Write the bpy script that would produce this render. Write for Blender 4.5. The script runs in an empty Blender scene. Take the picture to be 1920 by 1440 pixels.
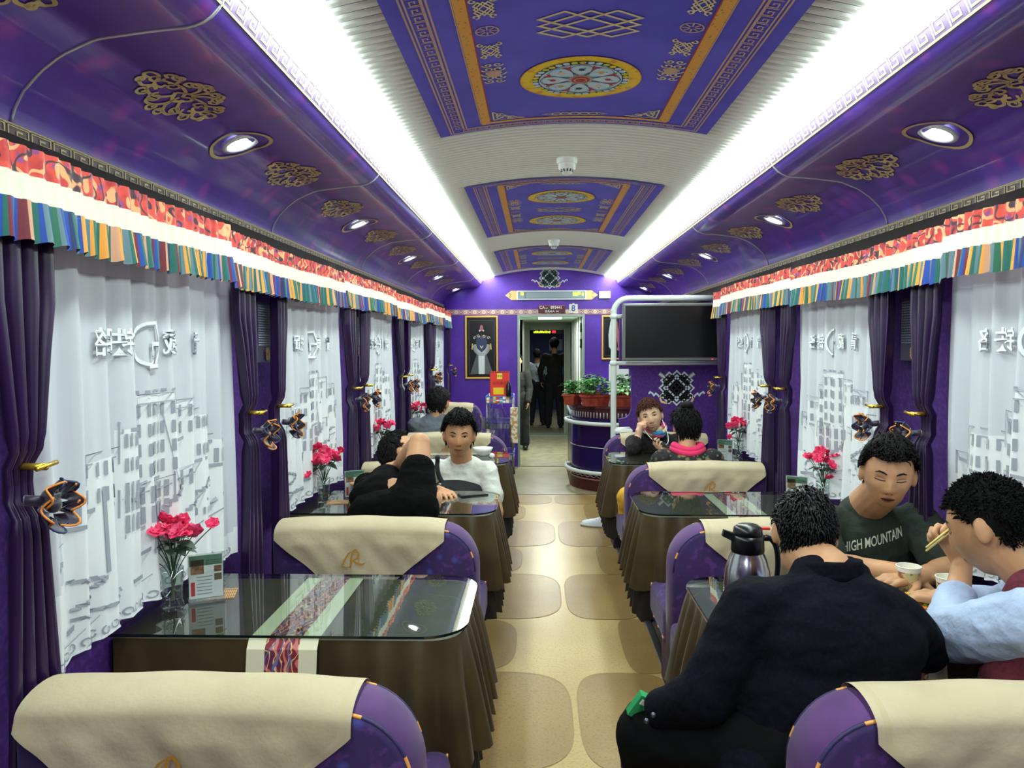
import bpy, math, random
import numpy as np
from math import sin, cos, pi, radians, sqrt, atan2
from mathutils import Vector, Matrix, Euler
from mathutils.bvhtree import BVHTree
random.seed(7)
SC = bpy.context.scene
COL = SC.collection
PI = math.pi
# ------------------------------------------------------------------ camera
YAW, PITCH, ROLL = 0.0326, 0.0511, -0.0035
cam_data = bpy.data.cameras.new('camera')
cam = bpy.data.objects.new('camera', cam_data)
COL.objects.link(cam)
fw = Vector((-sin(YAW)*cos(PITCH), cos(YAW)*cos(PITCH), -sin(PITCH)))
rt0 = Vector((cos(YAW), sin(YAW), 0)); up0 = rt0.cross(fw)
rt = rt0*cos(ROLL)+up0*sin(ROLL); up = rt.cross(fw)
R3 = Matrix((rt, up, -fw)).transposed()
cam.matrix_world = Matrix.Translation((0, 0, 1.6)) @ R3.to_4x4()
cam_data.sensor_width = 36.0
cam_data.lens = 1450/1920*36.0
cam_data.clip_start = 0.05
SC.camera = cam
# ------------------------------------------------------------------ world, exposure
w = bpy.data.worlds.new('world'); SC.world = w; w.use_nodes = True
w.node_tree.nodes['Background'].inputs[0].default_value = (.35, .4, .55, 1)
w.node_tree.nodes['Background'].inputs[1].default_value = .12
SC.view_settings.view_transform = 'Standard'
SC.view_settings.look = 'None'
SC.view_settings.gamma = 1.0
SC.view_settings.use_curve_mapping = False
SC.view_settings.exposure = 0.45
STRIP_E = 17.0      # ceiling light diffusers
DOWN_W = 2.5       # down lights, watt
VEST_W = 40.0      # vestibule ceiling lamp
def lamp(name, kind, loc, power, size=.1, sizey=None, rot=(0,0,0), color=(1,1,1), spot=None, label=None, cat='light'):
    l = bpy.data.lights.new(name, kind); l.energy = power; l.color = color
    if kind == 'AREA':
        l.size = size
        if sizey: l.shape = 'RECTANGLE'; l.size_y = sizey
    elif kind == 'SPOT':
        l.shadow_soft_size = size; l.spot_size = spot or 2.2; l.spot_blend = .6
    else: l.shadow_soft_size = size
    o = bpy.data.objects.new(name, l); COL.objects.link(o); o.location = loc; o.rotation_euler = rot
    return o
# ------------------------------------------------------------------ materials
MATS = {}
def lin(c):
    return tuple(((x/255)/12.92 if x/255 <= .04045 else ((x/255+.055)/1.055)**2.4) for x in c)
def M(name, col=(200,200,200), rough=.6, metal=0.0, spec=.5, emit=None, estr=0, n=None, bump=None, sheen=0, coat=0, raw=None, ncoord='Object'):
    """n = list of (kind, scale, colour, lo, hi[, vec scale]) layers over the base colour; bump = (scale, strength)"""
    if name in MATS: return MATS[name]
    m = bpy.data.materials.new(name); m.use_nodes = True
    nt = m.node_tree; b = nt.nodes['Principled BSDF']
    c = raw or lin(col)
    b.inputs['Base Color'].default_value = (*c, 1)
    b.inputs['Roughness'].default_value = rough; b.inputs['Metallic'].default_value = metal
    b.inputs['Specular IOR Level'].default_value = spec
    if sheen: b.inputs['Sheen Weight'].default_value = sheen
    if coat: b.inputs['Coat Weight'].default_value = coat; b.inputs['Coat Roughness'].default_value = .08
    if emit:
        b.inputs['Emission Color'].default_value = (*lin(emit), 1); b.inputs['Emission Strength'].default_value = estr
    tc = None
    def coord(vs):
        nonlocal tc
        if tc is None: tc = nt.nodes.new('ShaderNodeTexCoord')
        mp = nt.nodes.new('ShaderNodeMapping'); nt.links.new(tc.outputs[ncoord], mp.inputs[0])
        mp.inputs['Scale'].default_value = vs
        return mp.outputs[0]
    prev = None
    for L in (n or []):
        kind, sc_, colr, lo, hi = L[:5]; vs = L[5] if len(L) > 5 else (1,1,1)
        if kind == 'noise':
            t = nt.nodes.new('ShaderNodeTexNoise'); t.inputs['Scale'].default_value = sc_; t.inputs['Detail'].default_value = 3; out = t.outputs[0]
        elif kind == 'voro':
            t = nt.nodes.new('ShaderNodeTexVoronoi'); t.inputs['Scale'].default_value = sc_; out = t.outputs[0]
        elif kind == 'edge':
            t = nt.nodes.new('ShaderNodeTexVoronoi'); t.feature = 'DISTANCE_TO_EDGE'; t.inputs['Scale'].default_value = sc_; out = t.outputs[0]
        elif kind == 'swirl':
            t = nt.nodes.new('ShaderNodeTexWave'); t.inputs['Scale'].default_value = sc_; t.inputs['Distortion'].default_value = 14; t.inputs['Detail'].default_value = 1.5; t.inputs['Detail Scale'].default_value = 1.3; out = t.outputs[0]
        elif kind == 'wave':
            t = nt.nodes.new('ShaderNodeTexWave'); t.inputs['Scale'].default_value = sc_; out = t.outputs[0]
        nt.links.new(coord(vs), t.inputs['Vector'])
        r = nt.nodes.new('ShaderNodeMapRange'); r.inputs[1].default_value = lo; r.inputs[2].default_value = hi
        nt.links.new(out, r.inputs[0])
        mx = nt.nodes.new('ShaderNodeMix'); mx.data_type = 'RGBA'
        nt.links.new(r.outputs[0], mx.inputs[0])
        if prev is None: mx.inputs[6].default_value = (*c, 1)
        else: nt.links.new(prev, mx.inputs[6])
        mx.inputs[7].default_value = (*lin(colr), 1)
        prev = mx.outputs[2]
    if prev: nt.links.new(prev, b.inputs['Base Color'])
    if bump:
        t = nt.nodes.new('ShaderNodeTexNoise'); t.inputs['Scale'].default_value = bump[0]; t.inputs['Detail'].default_value = 4
        nt.links.new(coord((1,1,1)), t.inputs['Vector'])
        bp = nt.nodes.new('ShaderNodeBump'); bp.inputs['Strength'].default_value = bump[1]; bp.inputs['Distance'].default_value = bump[2] if len(bump) > 2 else .01
        nt.links.new(t.outputs[0], bp.inputs['Height']); nt.links.new(bp.outputs[0], b.inputs['Normal'])
    MATS[name] = m
    return m
def Msheer(name, col, transp, transl=.35):
    m = bpy.data.materials.new(name); m.use_nodes = True; nt = m.node_tree; nt.nodes.clear()
    o = nt.nodes.new('ShaderNodeOutputMaterial'); d = nt.nodes.new('ShaderNodeBsdfDiffuse'); t = nt.nodes.new('ShaderNodeBsdfTranslucent'); tr = nt.nodes.new('ShaderNodeBsdfTransparent')
    d.inputs[0].default_value = (*lin(col),1); t.inputs[0].default_value = (*lin(col),1)
    a = nt.nodes.new('ShaderNodeMixShader'); a.inputs[0].default_value = transl; nt.links.new(d.outputs[0], a.inputs[1]); nt.links.new(t.outputs[0], a.inputs[2])
    b = nt.nodes.new('ShaderNodeMixShader'); b.inputs[0].default_value = transp; nt.links.new(a.outputs[0], b.inputs[1]); nt.links.new(tr.outputs[0], b.inputs[2])
    nt.links.new(b.outputs[0], o.inputs[0]); MATS[name] = m; return m
def Mglass(name, tint, rough=.0, base_refl=.0):
    """thin glass: tinted see-through with fresnel reflection"""
    m = bpy.data.materials.new(name); m.use_nodes = True; nt = m.node_tree; nt.nodes.clear()
    o = nt.nodes.new('ShaderNodeOutputMaterial'); g = nt.nodes.new('ShaderNodeBsdfGlossy'); tr = nt.nodes.new('ShaderNodeBsdfTransparent')
    tr.inputs[0].default_value = (*tint,1); g.inputs['Roughness'].default_value = rough
    f = nt.nodes.new('ShaderNodeLayerWeight'); pw = nt.nodes.new('ShaderNodeMath'); pw.operation = 'POWER'; pw.inputs[1].default_value = 4.5; nt.links.new(f.outputs['Facing'], pw.inputs[0])
    ad = nt.nodes.new('ShaderNodeMath'); ad.operation = 'MULTIPLY_ADD'; ad.inputs[1].default_value = .95; ad.inputs[2].default_value = .04+base_refl; nt.links.new(pw.outputs[0], ad.inputs[0])
    b = nt.nodes.new('ShaderNodeMixShader'); nt.links.new(ad.outputs[0], b.inputs[0]); nt.links.new(tr.outputs[0], b.inputs[1]); nt.links.new(g.outputs[0], b.inputs[2])
    nt.links.new(b.outputs[0], o.inputs[0]); MATS[name] = m; return m
# ------------------------------------------------------------------ mesh builder
class MB:
    def __init__(s): s.v = []; s.f = []; s.m = []; s.sm = []
    def add(s, vs, fs, mi=0, smooth=False, mats=None):
        o = len(s.v); s.v += [tuple(v) for v in vs]
        for k, f in enumerate(fs):
            s.f.append(tuple(i+o for i in f)); s.m.append(mats[k] if mats else mi); s.sm.append(smooth)
        return s
    def box(s, a, b, mi=0):
        (x0,y0,z0),(x1,y1,z1) = a, b
        if x0>x1: x0,x1=x1,x0
        if y0>y1: y0,y1=y1,y0
        if z0>z1: z0,z1=z1,z0
        return s.add([(x0,y0,z0),(x1,y0,z0),(x1,y1,z0),(x0,y1,z0),(x0,y0,z1),(x1,y0,z1),(x1,y1,z1),(x0,y1,z1)],
              [(0,3,2,1),(4,5,6,7),(0,1,5,4),(1,2,6,5),(2,3,7,6),(3,0,4,7)], mi)
    def grid(s, fn, nu, nv, mi=0, smooth=True, mfn=None, flip=False, wrapu=False):
        """fn(i/nu, j/nv) -> xyz"""
        vs = [fn(i/nu, j/nv) for j in range(nv+1) for i in range(nu if wrapu else nu+1)]
        W = nu if wrapu else nu+1
        fs = []; ms = []
        for j in range(nv):
            for i in range(nu):
                a = j*W+i; b = j*W+(i+1)%W; c = (j+1)*W+(i+1)%W; d = (j+1)*W+i
                fs.append((a,d,c,b) if flip else (a,b,c,d)); ms.append(mfn((i+.5)/nu, (j+.5)/nv) if mfn else mi)
        return s.add(vs, fs, mi, smooth, ms)
    def tube(s, pts, r, n=10, mi=0, closed=False, caps=True, smooth=True, mfn=None):
        pts = [Vector(p) for p in pts]; N = len(pts)
        rs = r if isinstance(r, (list,tuple)) else [r]*N
        ring = []; prevn = None
        for i, p in enumerate(pts):
            if closed: t = pts[(i+1)%N]-pts[i-1]
            else: t = pts[min(i+1,N-1)]-pts[max(i-1,0)]
            if t.length < 1e-9: t = Vector((0,0,1))
            t.normalize()
            if prevn is None:
                a = Vector((0,0,1)) if abs(t.z) < .9 else Vector((1,0,0)); nn = t.cross(a).normalized()
            else:
                nn = prevn - t*prevn.dot(t)
                nn = nn.normalized() if nn.length > 1e-6 else t.orthogonal().normalized()
            prevn = nn; bb = t.cross(nn)
            ring.append([p + (nn*cos(2*PI*k/n)+bb*sin(2*PI*k/n))*rs[i] for k in range(n)])
        vs = [q for rr in ring for q in rr]; fs = []; ms = []
        M_ = N if closed else N-1
        for i in range(M_):
            j = (i+1) % N
            for k in range(n):
                fs.append((i*n+k, i*n+(k+1)%n, j*n+(k+1)%n, j*n+k)); ms.append(mfn(i) if mfn else mi)
        if caps and not closed:
            fs.append(tuple(range(n-1,-1,-1))); ms.append(mi); fs.append(tuple((N-1)*n+k for k in range(n))); ms.append(mi)
        return s.add(vs, fs, mi, smooth, ms)
    def lathe(s, prof, c=(0,0,0), n=24, mi=0, smooth=True, a0=0, a1=2*PI, sx=1, sy=1, mfn=None):
        full = abs(a1-a0-2*PI) < 1e-6; K = n if full else n+1
        vs = []
        for (r, z) in prof:
            for k in range(K):
                a = a0+(a1-a0)*k/n; vs.append((c[0]+r*cos(a)*sx, c[1]+r*sin(a)*sy, c[2]+z))
        fs = []; ms = []
        for j in range(len(prof)-1):
            for k in range(n):
                k2 = (k+1) % K
                fs.append((j*K+k, j*K+k2, (j+1)*K+k2, (j+1)*K+k)); ms.append(mfn(j) if mfn else mi)
        return s.add(vs, fs, mi, smooth, ms)
    def prism(s, poly, fn, t, mi=0, smooth=False):
        """poly 2D ccw, fn(u,v,w)->xyz, w in 0..t"""
        n = len(poly)
        vs = [fn(u,v,0) for u,v in poly]+[fn(u,v,t) for u,v in poly]
        fs = [tuple(range(n-1,-1,-1)), tuple(range(n,2*n))]+[(i,(i+1)%n,n+(i+1)%n,n+i) for i in range(n)]
        return s.add(vs, fs, mi, smooth)
    def ribbon(s, pts, wd, fn, mi=0, closed=False):
        """flat band of width wd along 2D pts, mapped by fn(u,v)->xyz"""
        P = [Vector(p) for p in pts]; N = len(P); vs = []
        for i in range(N):
            if closed: a = P[i]-P[i-1]; b = P[(i+1)%N]-P[i]
            else:
                a = P[i]-P[i-1] if i else P[1]-P[0]; b = P[i+1]-P[i] if i < N-1 else P[i]-P[i-1]
            if a.length < 1e-9: a = b
            if b.length < 1e-9: b = a
            a = a.normalized(); b = b.normalized(); na = Vector((-a.y,a.x)); nb = Vector((-b.y,b.x)); m_ = na+nb
            m_ = na if m_.length < 1e-4 else m_.normalized(); k = 1/max(.45, m_.dot(na))
            ww = wd if not isinstance(wd,(list,tuple)) else wd[i]
            q = m_*(ww/2*k); vs.append(fn(P[i].x+q.x, P[i].y+q.y)); vs.append(fn(P[i].x-q.x, P[i].y-q.y))
        fs = [(2*i, 2*i+1, 2*((i+1)%N)+1, 2*((i+1)%N)) for i in range(N if closed else N-1)]
        return s.add(vs, fs, mi)
    def poly2(s, pts, fn, mi=0):
        return s.add([fn(*p) for p in pts], [tuple(range(len(pts)))], mi)
    def disc(s, c, r, fn, mi=0, n=24, ry=None, a0=0):
        ry = ry or r
        vs = [fn(c[0],c[1])]+[fn(c[0]+r*cos(a0+2*PI*k/n), c[1]+ry*sin(a0+2*PI*k/n)) for k in range(n)]
        return s.add(vs, [(0,1+k,1+(k+1)%n) for k in range(n)], mi)
    def ellipsoid(s, c, r, mi=0, n=16, m=10, rot=None, smooth=True):
        Rm = rot.to_matrix() if isinstance(rot, Euler) else rot
        def f(u, v):
            a = 2*PI*u; b = PI*(v*.998+.001)
            p = Vector((r[0]*sin(b)*cos(a), r[1]*sin(b)*sin(a), -r[2]*cos(b)))
            if Rm: p = Rm @ p
            return (c[0]+p.x, c[1]+p.y, c[2]+p.z)
        s.grid(f, n, m, mi, smooth, wrapu=True); o = len(s.v)-n*(m+1)
        s.f.append(tuple(o+k for k in range(n-1,-1,-1))); s.m.append(mi); s.sm.append(smooth)
        s.f.append(tuple(o+m*n+k for k in range(n))); s.m.append(mi); s.sm.append(smooth)
        return s
    def text(s, body, size, fn, mi=0, align='CENTER', bold=0, shear=0, mirror=False):
        vs, fs = text_mesh(body, size, align, bold, shear)
        sg = -1 if mirror else 1
        return s.add([fn(sg*x, y) for x, y in vs], fs, mi)
    def xform(s, mat):
        s.v = [tuple(mat @ Vector(v)) for v in s.v]; return s
    def build(s, name, mats, parent=None, loc=None, bevel=None, kind=None, solid=None, subsurf=0):
        me = bpy.data.meshes.new(name)
        me.from_pydata(s.v, [], s.f); me.update()
        for m in (mats if isinstance(mats, (list,tuple)) else [mats]): me.materials.append(m)
        me.polygons.foreach_set('material_index', s.m); me.polygons.foreach_set('use_smooth', s.sm)
        me.update()
        o = bpy.data.objects.new(name, me); COL.objects.link(o)
        if loc: o.location = loc
        if parent: o.parent = parent
        if bevel:
            b = o.modifiers.new('bevel','BEVEL'); b.width = bevel; b.segments = 3; b.limit_method = 'ANGLE'; b.angle_limit = radians(35)
        if solid:
            b = o.modifiers.new('solid','SOLIDIFY'); b.thickness = solid; b.offset = 0
        if subsurf:
            b = o.modifiers.new('sub','SUBSURF'); b.levels = subsurf; b.render_levels = subsurf
        if kind: o['kind'] = kind
        return o
_tc = {}
def text_mesh(body, size, align='CENTER', bold=0, shear=0):
    key = (body, align, bold, shear)
    if key not in _tc:
        c = bpy.data.curves.new('lettering', 'FONT'); c.body = body; c.size = 1; c.align_x = align; c.align_y = 'CENTER'
        c.resolution_u = 3; c.offset = bold; c.shear = shear
        o = bpy.data.objects.new('lettering', c); COL.objects.link(o)
        dg = bpy.context.evaluated_depsgraph_get(); dg.update()
        me = o.evaluated_get(dg).to_mesh()
        vs = [(v.co.x, v.co.y) for v in me.vertices]; fs = [tuple(p.vertices) for p in me.polygons]
        o.evaluated_get(dg).to_mesh_clear()
        bpy.data.objects.remove(o); bpy.data.curves.remove(c)
        _tc[key] = (vs, fs)
    vs, fs = _tc[key]
    return [(x*size, y*size) for x, y in vs], fs
def empty(name, loc=(0,0,0), rz=0, label=None, cat=None, group=None):
    o = bpy.data.objects.new(name, None); COL.objects.link(o); o.location = loc; o.rotation_euler = (0,0,rz)
    o.empty_display_size = .05
    return tag(o, label, cat, group)
def tag(o, label=None, cat=None, group=None, kind=None):
    if label: o['label'] = label
    if cat: o['category'] = cat
    if group: o['group'] = group
    if kind: o['kind'] = kind
    return o
def copy_tree(o, parent=None):
    c = o.copy(); COL.objects.link(c)
    if parent: c.parent = parent
    for ch in [x for x in list(COL.objects) if x.parent == o]:
        copy_tree(ch, c)
    return c
def place(o, loc, rz=None, label=None, group=None):
    o.location = loc
    if rz is not None: o.rotation_euler = (0,0,rz)
    if label: o['label'] = label
    if group: o['group'] = group
    return o
def bez(p0, p1, p2, p3, n=10):
    p0,p1,p2,p3 = map(Vector, (p0,p1,p2,p3))
    return [(p0*(1-t)**3+p1*3*t*(1-t)**2+p2*3*t*t*(1-t)+p3*t**3) for t in (i/n for i in range(n+1))]
def spiral(cx, cy, r, turns, a0=0, d=1, n=18, r1=.15):
    return [(cx+(r*(1-(1-r1)*i/n))*cos(a0+d*2*PI*turns*i/n), cy+(r*(1-(1-r1)*i/n))*sin(a0+d*2*PI*turns*i/n)) for i in range(n+1)]
def rrect(x0, y0, x1, y1, r, n=6):
    P = []
    for cx, cy, a in ((x1-r,y1-r,0),(x0+r,y1-r,PI/2),(x0+r,y0+r,PI),(x1-r,y0+r,1.5*PI)):
        for k in range(n+1): P.append((cx+r*cos(a+PI/2*k/n), cy+r*sin(a+PI/2*k/n)))
    return P
def catmull(P, k=5):
    P = [Vector(p) for p in P]; out = []
    for i in range(len(P)-1):
        a, b_, c, d = P[max(i-1,0)], P[i], P[i+1], P[min(i+2,len(P)-1)]
        for j in range(k):
            t = j/k; out.append(.5*((2*b_)+(c-a)*t+(2*a-5*b_+4*c-d)*t*t+(3*b_-a-3*c+d)*t**3))
    out.append(P[-1]); return [tuple(p) for p in out]
def smooth01(t): t = max(0,min(1,t)); return t*t*(3-2*t)
def lerp(a, b, t): return a+(b-a)*t
def interp(x, xs, ys):
    return float(np.interp(x, xs, ys))
# ================================================================== ROOM SHELL
CX = .157; Y0, YE = -1.6, 10.07
def XW(side, half): return CX+side*half
PR = [(1.392,2.075),(1.390,2.112),(1.382,2.15),(1.356,2.196),(1.312,2.241),(1.262,2.277),(1.18,2.312),(1.05,2.328),(.955,2.336),(.912,2.352),(.888,2.378),(.874,2.405),(.862,2.437)]
_s = [0]
for a, b in zip(PR, PR[1:]): _s.append(_s[-1]+sqrt((a[0]-b[0])**2+(a[1]-b[1])**2))
PS = _s; PLEN = _s[-1]
_px = [p[0] for p in PR]; _pz = [p[1] for p in PR]
def cove_pt(side, s, y, off=0.0):
    h = interp(s, PS, _px); z = interp(s, PS, _pz)
    e = .012; h1, z1 = interp(s+e, PS, _px), interp(s+e, PS, _pz); h0, z0 = interp(s-e, PS, _px), interp(s-e, PS, _pz)
    tx, tz = h1-h0, z1-z0; L = sqrt(tx*tx+tz*tz) or 1
    nx, nz = tz/L, -tx/L            # candidates; interior = toward smaller half / lower z
    if nx*-1+nz*-1 < 0: nx, nz = -nx, -nz
    return (CX+side*(h+nx*off), y, z+nz*off)
def s_of_half(h):
    return float(np.interp(-h, [-x for x in _px], PS))
def zceil(x): return 2.565-.1655*(x-CX)**2
# materials
m_cove = M('violet printed cove laminate', (92,54,176), rough=.34, spec=.7, coat=.35, n=[('noise',1.4,(72,44,150),.35,.7),('voro',7,(146,60,176),.33,.12),('noise',5,(112,70,200),.55,.75)])
m_wallp = M('purple felt wall lining', (66,26,112), rough=.85, n=[('noise',60,(92,40,140),.45,.7)])
m_cream = M('cream gold print', (222,204,150), rough=.5)
m_gold2 = M('dull gold print', (208,186,130), rough=.5)
m_tan = M('mauve print', (120,100,140), rough=.5)
m_silver = M('pale aluminium', (200,202,205), rough=.3, metal=.6)
m_white = M('white plastic', (232,234,232), rough=.4)
m_rib = M('white ribbed ceiling', (236,238,234), rough=.5)
m_dark = M('gap shade brown', (30,16,18), rough=.8)
m_black = M('black', (12,12,14), rough=.5)
m_floor = M('tan vinyl floor', (196,166,108), rough=.32, n=[('noise',1.1,(176,146,92),.4,.7),('noise',90,(160,130,80),.5,.75)])
m_blob = M('darker tan inlay', (160,128,76), rough=.34, n=[('noise',1.6,(142,112,64),.4,.7),('noise',90,(126,98,56),.5,.75)])
m_blobe = M('fine edge line', (150,118,70), rough=.4)
m_greyfl = M('grey side floor', (128,122,108), rough=.4, n=[('noise',80,(105,100,88),.45,.7)])
m_metal = M('brushed steel', (150,150,150), rough=.35, metal=.9)
m_lit = M('light diffuser', (255,255,255), emit=(236,255,246), estr=STRIP_E)
m_lens = M('lamp lens', (255,255,255), emit=(210,225,255), estr=18)
m_pale = M('pale green vestibule laminate', (184,198,182), rough=.4)
# floor
b = MB()
b.box((CX-1.45, Y0, -.04), (CX+1.45, 8.19, 0), 0)
b.box((CX-1.45, 8.19, -.04), (CX+1.45, YE, 0), 3)
fl = lambda u, v: (u, v, .0015)
def blob(x0, y0, x1, y1):
    P = []; cx, cy, a, c = (x0+x1)/2, (y0+y1)/2, (x1-x0)/2, (y1-y0)/2
    for k in range(40):
        t = 2*PI*k/40; P.append((cx+a*abs(cos(t))**.55*(1 if cos(t)>=0 else -1), cy+c*abs(sin(t))**.55*(1 if sin(t)>=0 else -1)))
    b.poly2(P, fl, 1); b.ribbon(P, .007, lambda u,v:(u,v,.002), 2, closed=True)
y = 3.70-.88-.74-.88
k = 0
while y < 7.9:
    if k % 2 == 0:
        blob(-.64, y, .148, min(y+.88, 8.15)); blob(.178, y, .64, min(y+.88, 8.15)); y += .88
    else:
        blob(-.9, y, -.115, y+.74); blob(.45, y, .64, y+.74); y += .74
    k += 1
b.box((.652, Y0, 0), (CX+1.40, 6.7, .003), 4)
b.build('floor', [m_floor, m_blob, m_blobe, M('worn olive floor', (150,140,104), rough=.35, n=[('noise',3,(130,120,84),.4,.65)]), m_greyfl], kind='structure')
b = MB(); b.box((.612,1.0,0),(.652,6.7,.012)); b.build('trim_1', m_metal, kind='structure', bevel=.003)
b = MB(); b.box((-.9,8.175,0),(1.0,8.205,.006)); b.build('trim_2', m_metal, kind='structure')
# side walls
for nm, s in (('wall_left',-1),('wall_right',1)):
    b = MB(); xa, xb = XW(s,1.40), XW(s,1.46)
    b.box((xa,Y0,0),(xb,YE+.02,2.12)); b.build(nm, m_wallp, kind='structure')
    b = MB(); b.box((XW(s,1.335),Y0,1.99),(XW(s,1.40),YE,2.076)); b.build('trim_3', m_dark, kind='structure')  # solid board, its dark colour stands in for the shaded gap under the rail
WINS = {-1: [(.08,1.25),(1.75,2.93),(3.42,4.60),(5.10,6.29),(6.77,7.98),(8.46,9.73)], 1: [(.19,1.25),(1.80,2.84),(3.39,4.45),(4.98,6.03)]}
m_frame = M('grey window frame', (120,120,124), rough=.4, metal=.5)
m_night = M('dark night window', (14,18,26), rough=.06, spec=.8)
wn = 0
for s in (-1,1):
    for (a, c) in WINS[s]:
        wn += 1; a += .24; c -= .03
        b = MB(); x = XW(s,1.398)
        b.box((x,a,.92),(XW(s,1.385),c,.96)); b.box((x,a,1.84),(XW(s,1.385),c,1.88)); b.box((x,a,.92),(XW(s,1.385),a+.04,1.88)); b.box((x,c-.04,.92),(XW(s,1.385),c,1.88))
        b.box((x,a,1.52),(XW(s,1.387),c,1.545))
        b.box((XW(s,1.399),a+.02,.94),(XW(s,1.394),c-.02,1.86),1)
        b.build('window_%d'%wn, [m_frame, m_night], kind='structure')
# end wall with doorway
DX0, DX1, DZ = -.225, .585, 1.955
def topz(x):
    h = abs(x-CX)
    return zceil(x) if h < .862 else float(np.interp(-h, [-q for q in _px], _pz))
b = MB(); N = 60; xs = sorted(set([XW(-1,1.40)+2.80*i/N for i in range(N+1)]+[DX0,DX1]))
for x0, x1 in zip(xs, xs[1:]):
    z0 = DZ if (x0 >= DX0-1e-6 and x1 <= DX1+1e-6) else 0
    za, zb = topz(min(max(x0,XW(-1,1.39)),XW(1,1.39))), topz(min(max(x1,XW(-1,1.39)),XW(1,1.39)))
    b.add([(x0,YE,z0),(x1,YE,z0),(x1,YE,zb+.03),(x0,YE,za+.03),(x0,YE+.05,z0),(x1,YE+.05,z0),(x1,YE+.05,zb+.03),(x0,YE+.05,za+.03)],
          [(0,1,2,3),(7,6,5,4),(3,2,6,7),(0,4,5,1)])
b.build('wall_end', M('violet end wall laminate', (82,38,158), rough=.4, n=[('noise',2.2,(104,56,190),.45,.7),('noise',70,(60,26,120),.5,.8)]), kind='structure')
b = MB(); b.box((CX-1.45,Y0-.05,0),(CX+1.45,Y0,2.62)); b.build('wall_back', m_wallp, kind='structure')
# ribbed ceiling
b = MB(); P_ = .046; nr = int((YE-Y0)/P_); RP = [(0,.006),(.12,-.001),(.4,-.004),(.66,.0),(.74,.024),(.94,.024)]
def rc(u, v):
    x = CX+(u-.5)*2*.90; k = int(round(v*nr*6)); y = Y0+P_*(k//6+RP[k%6][0])
    return (x, y, zceil(x)+RP[k%6][1])
b.grid(rc, 22, nr*6, smooth=False, mfn=lambda u,v: 1 if int(v*nr*6)%6 in (3,4,5) else 0); b.build('ceiling', [m_rib, M('slat gap shade grey',(120,126,122),rough=.7)], kind='structure')  # groove faces coloured grey to deepen the shade between slats
b = MB(); b.box((CX-1.45,Y0,2.62),(CX+1.45,YE+.05,2.66)); b.build('ceiling_top', m_white, kind='structure')
for s in (-1,1):
    b = MB(); b.grid(lambda u,v: cove_pt(s, PLEN*u, Y0+(YE-Y0)*v), 40, 24); b.build('ceiling', m_cove, kind='structure')
    # continuous light strip
    b = MB()
    b.grid(lambda u,v: (XW(s,lerp(.715,.858,u)), Y0+(YE-Y0)*v, lerp(2.472,2.434,u)), 4, 30, flip=(s<0))
    tag(b.build('light_strip', m_lit), 'long white glowing light diffuser running along the %s edge of the ribbed ceiling' % ('left' if s<0 else 'right'), 'light strip', 'ceiling light strips')
    # upper greek key band
    def gk(b, f, y0, y1, h0, h1, per, mi, wd):
        H = h1-h0; y = y0
        while y+per < y1:
            U = [(0,0),(0,1),(.84,1),(.84,.22),(.36,.22),(.36,.62),(.6,.62)]
            b.ribbon([(y+u*per, h0+H*(.14+.72*v)) for u,v in U], wd, f, mi); y += per
        b.ribbon([(y0,h0+wd/2),(y1,h0+wd/2)], wd, f, mi) ; b.ribbon([(y0,h1-wd/2),(y1,h1-wd/2)], wd, f, mi)
    b = MB(); f = lambda u,v,o=.0035: cove_pt(s, v, u, o)
    s0, s1 = PLEN-.058, PLEN-.002
    b.grid(lambda u,v: cove_pt(s, s0+(s1-s0)*u, Y0+(YE-Y0)*v, .0025), 5, 12, 0)
    gk(b, f, Y0, YE, s0, s1, .082, 1, .0058)
    tag(b.build('trim_4', [m_tan, m_cream]), kind='structure')
    b = MB(); zf = lambda u,v: (XW(s,1.366), u, v)
    b.box((XW(s,1.368),Y0,2.074),(XW(s,1.392),YE,2.116), 0)
    gk(b, zf, Y0, YE, 2.076, 2.114, .084, 1, .0048)
    tag(b.build('trim_5', [M('umber rail',(112,92,92),rough=.4), m_cream]), kind='structure')
    # seams
    for y in (1.80,3.58,5.40,7.20,9.0) if s<0 else (1.66,3.49,5.25,7.05,8.85):
        b = MB(); b.tube([cove_pt(s, .04+(PLEN-.04)*i/30, y, .001) for i in range(31)], .0042, 6)
        tag(b.build('trim_6', m_silver), kind='structure')
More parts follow.
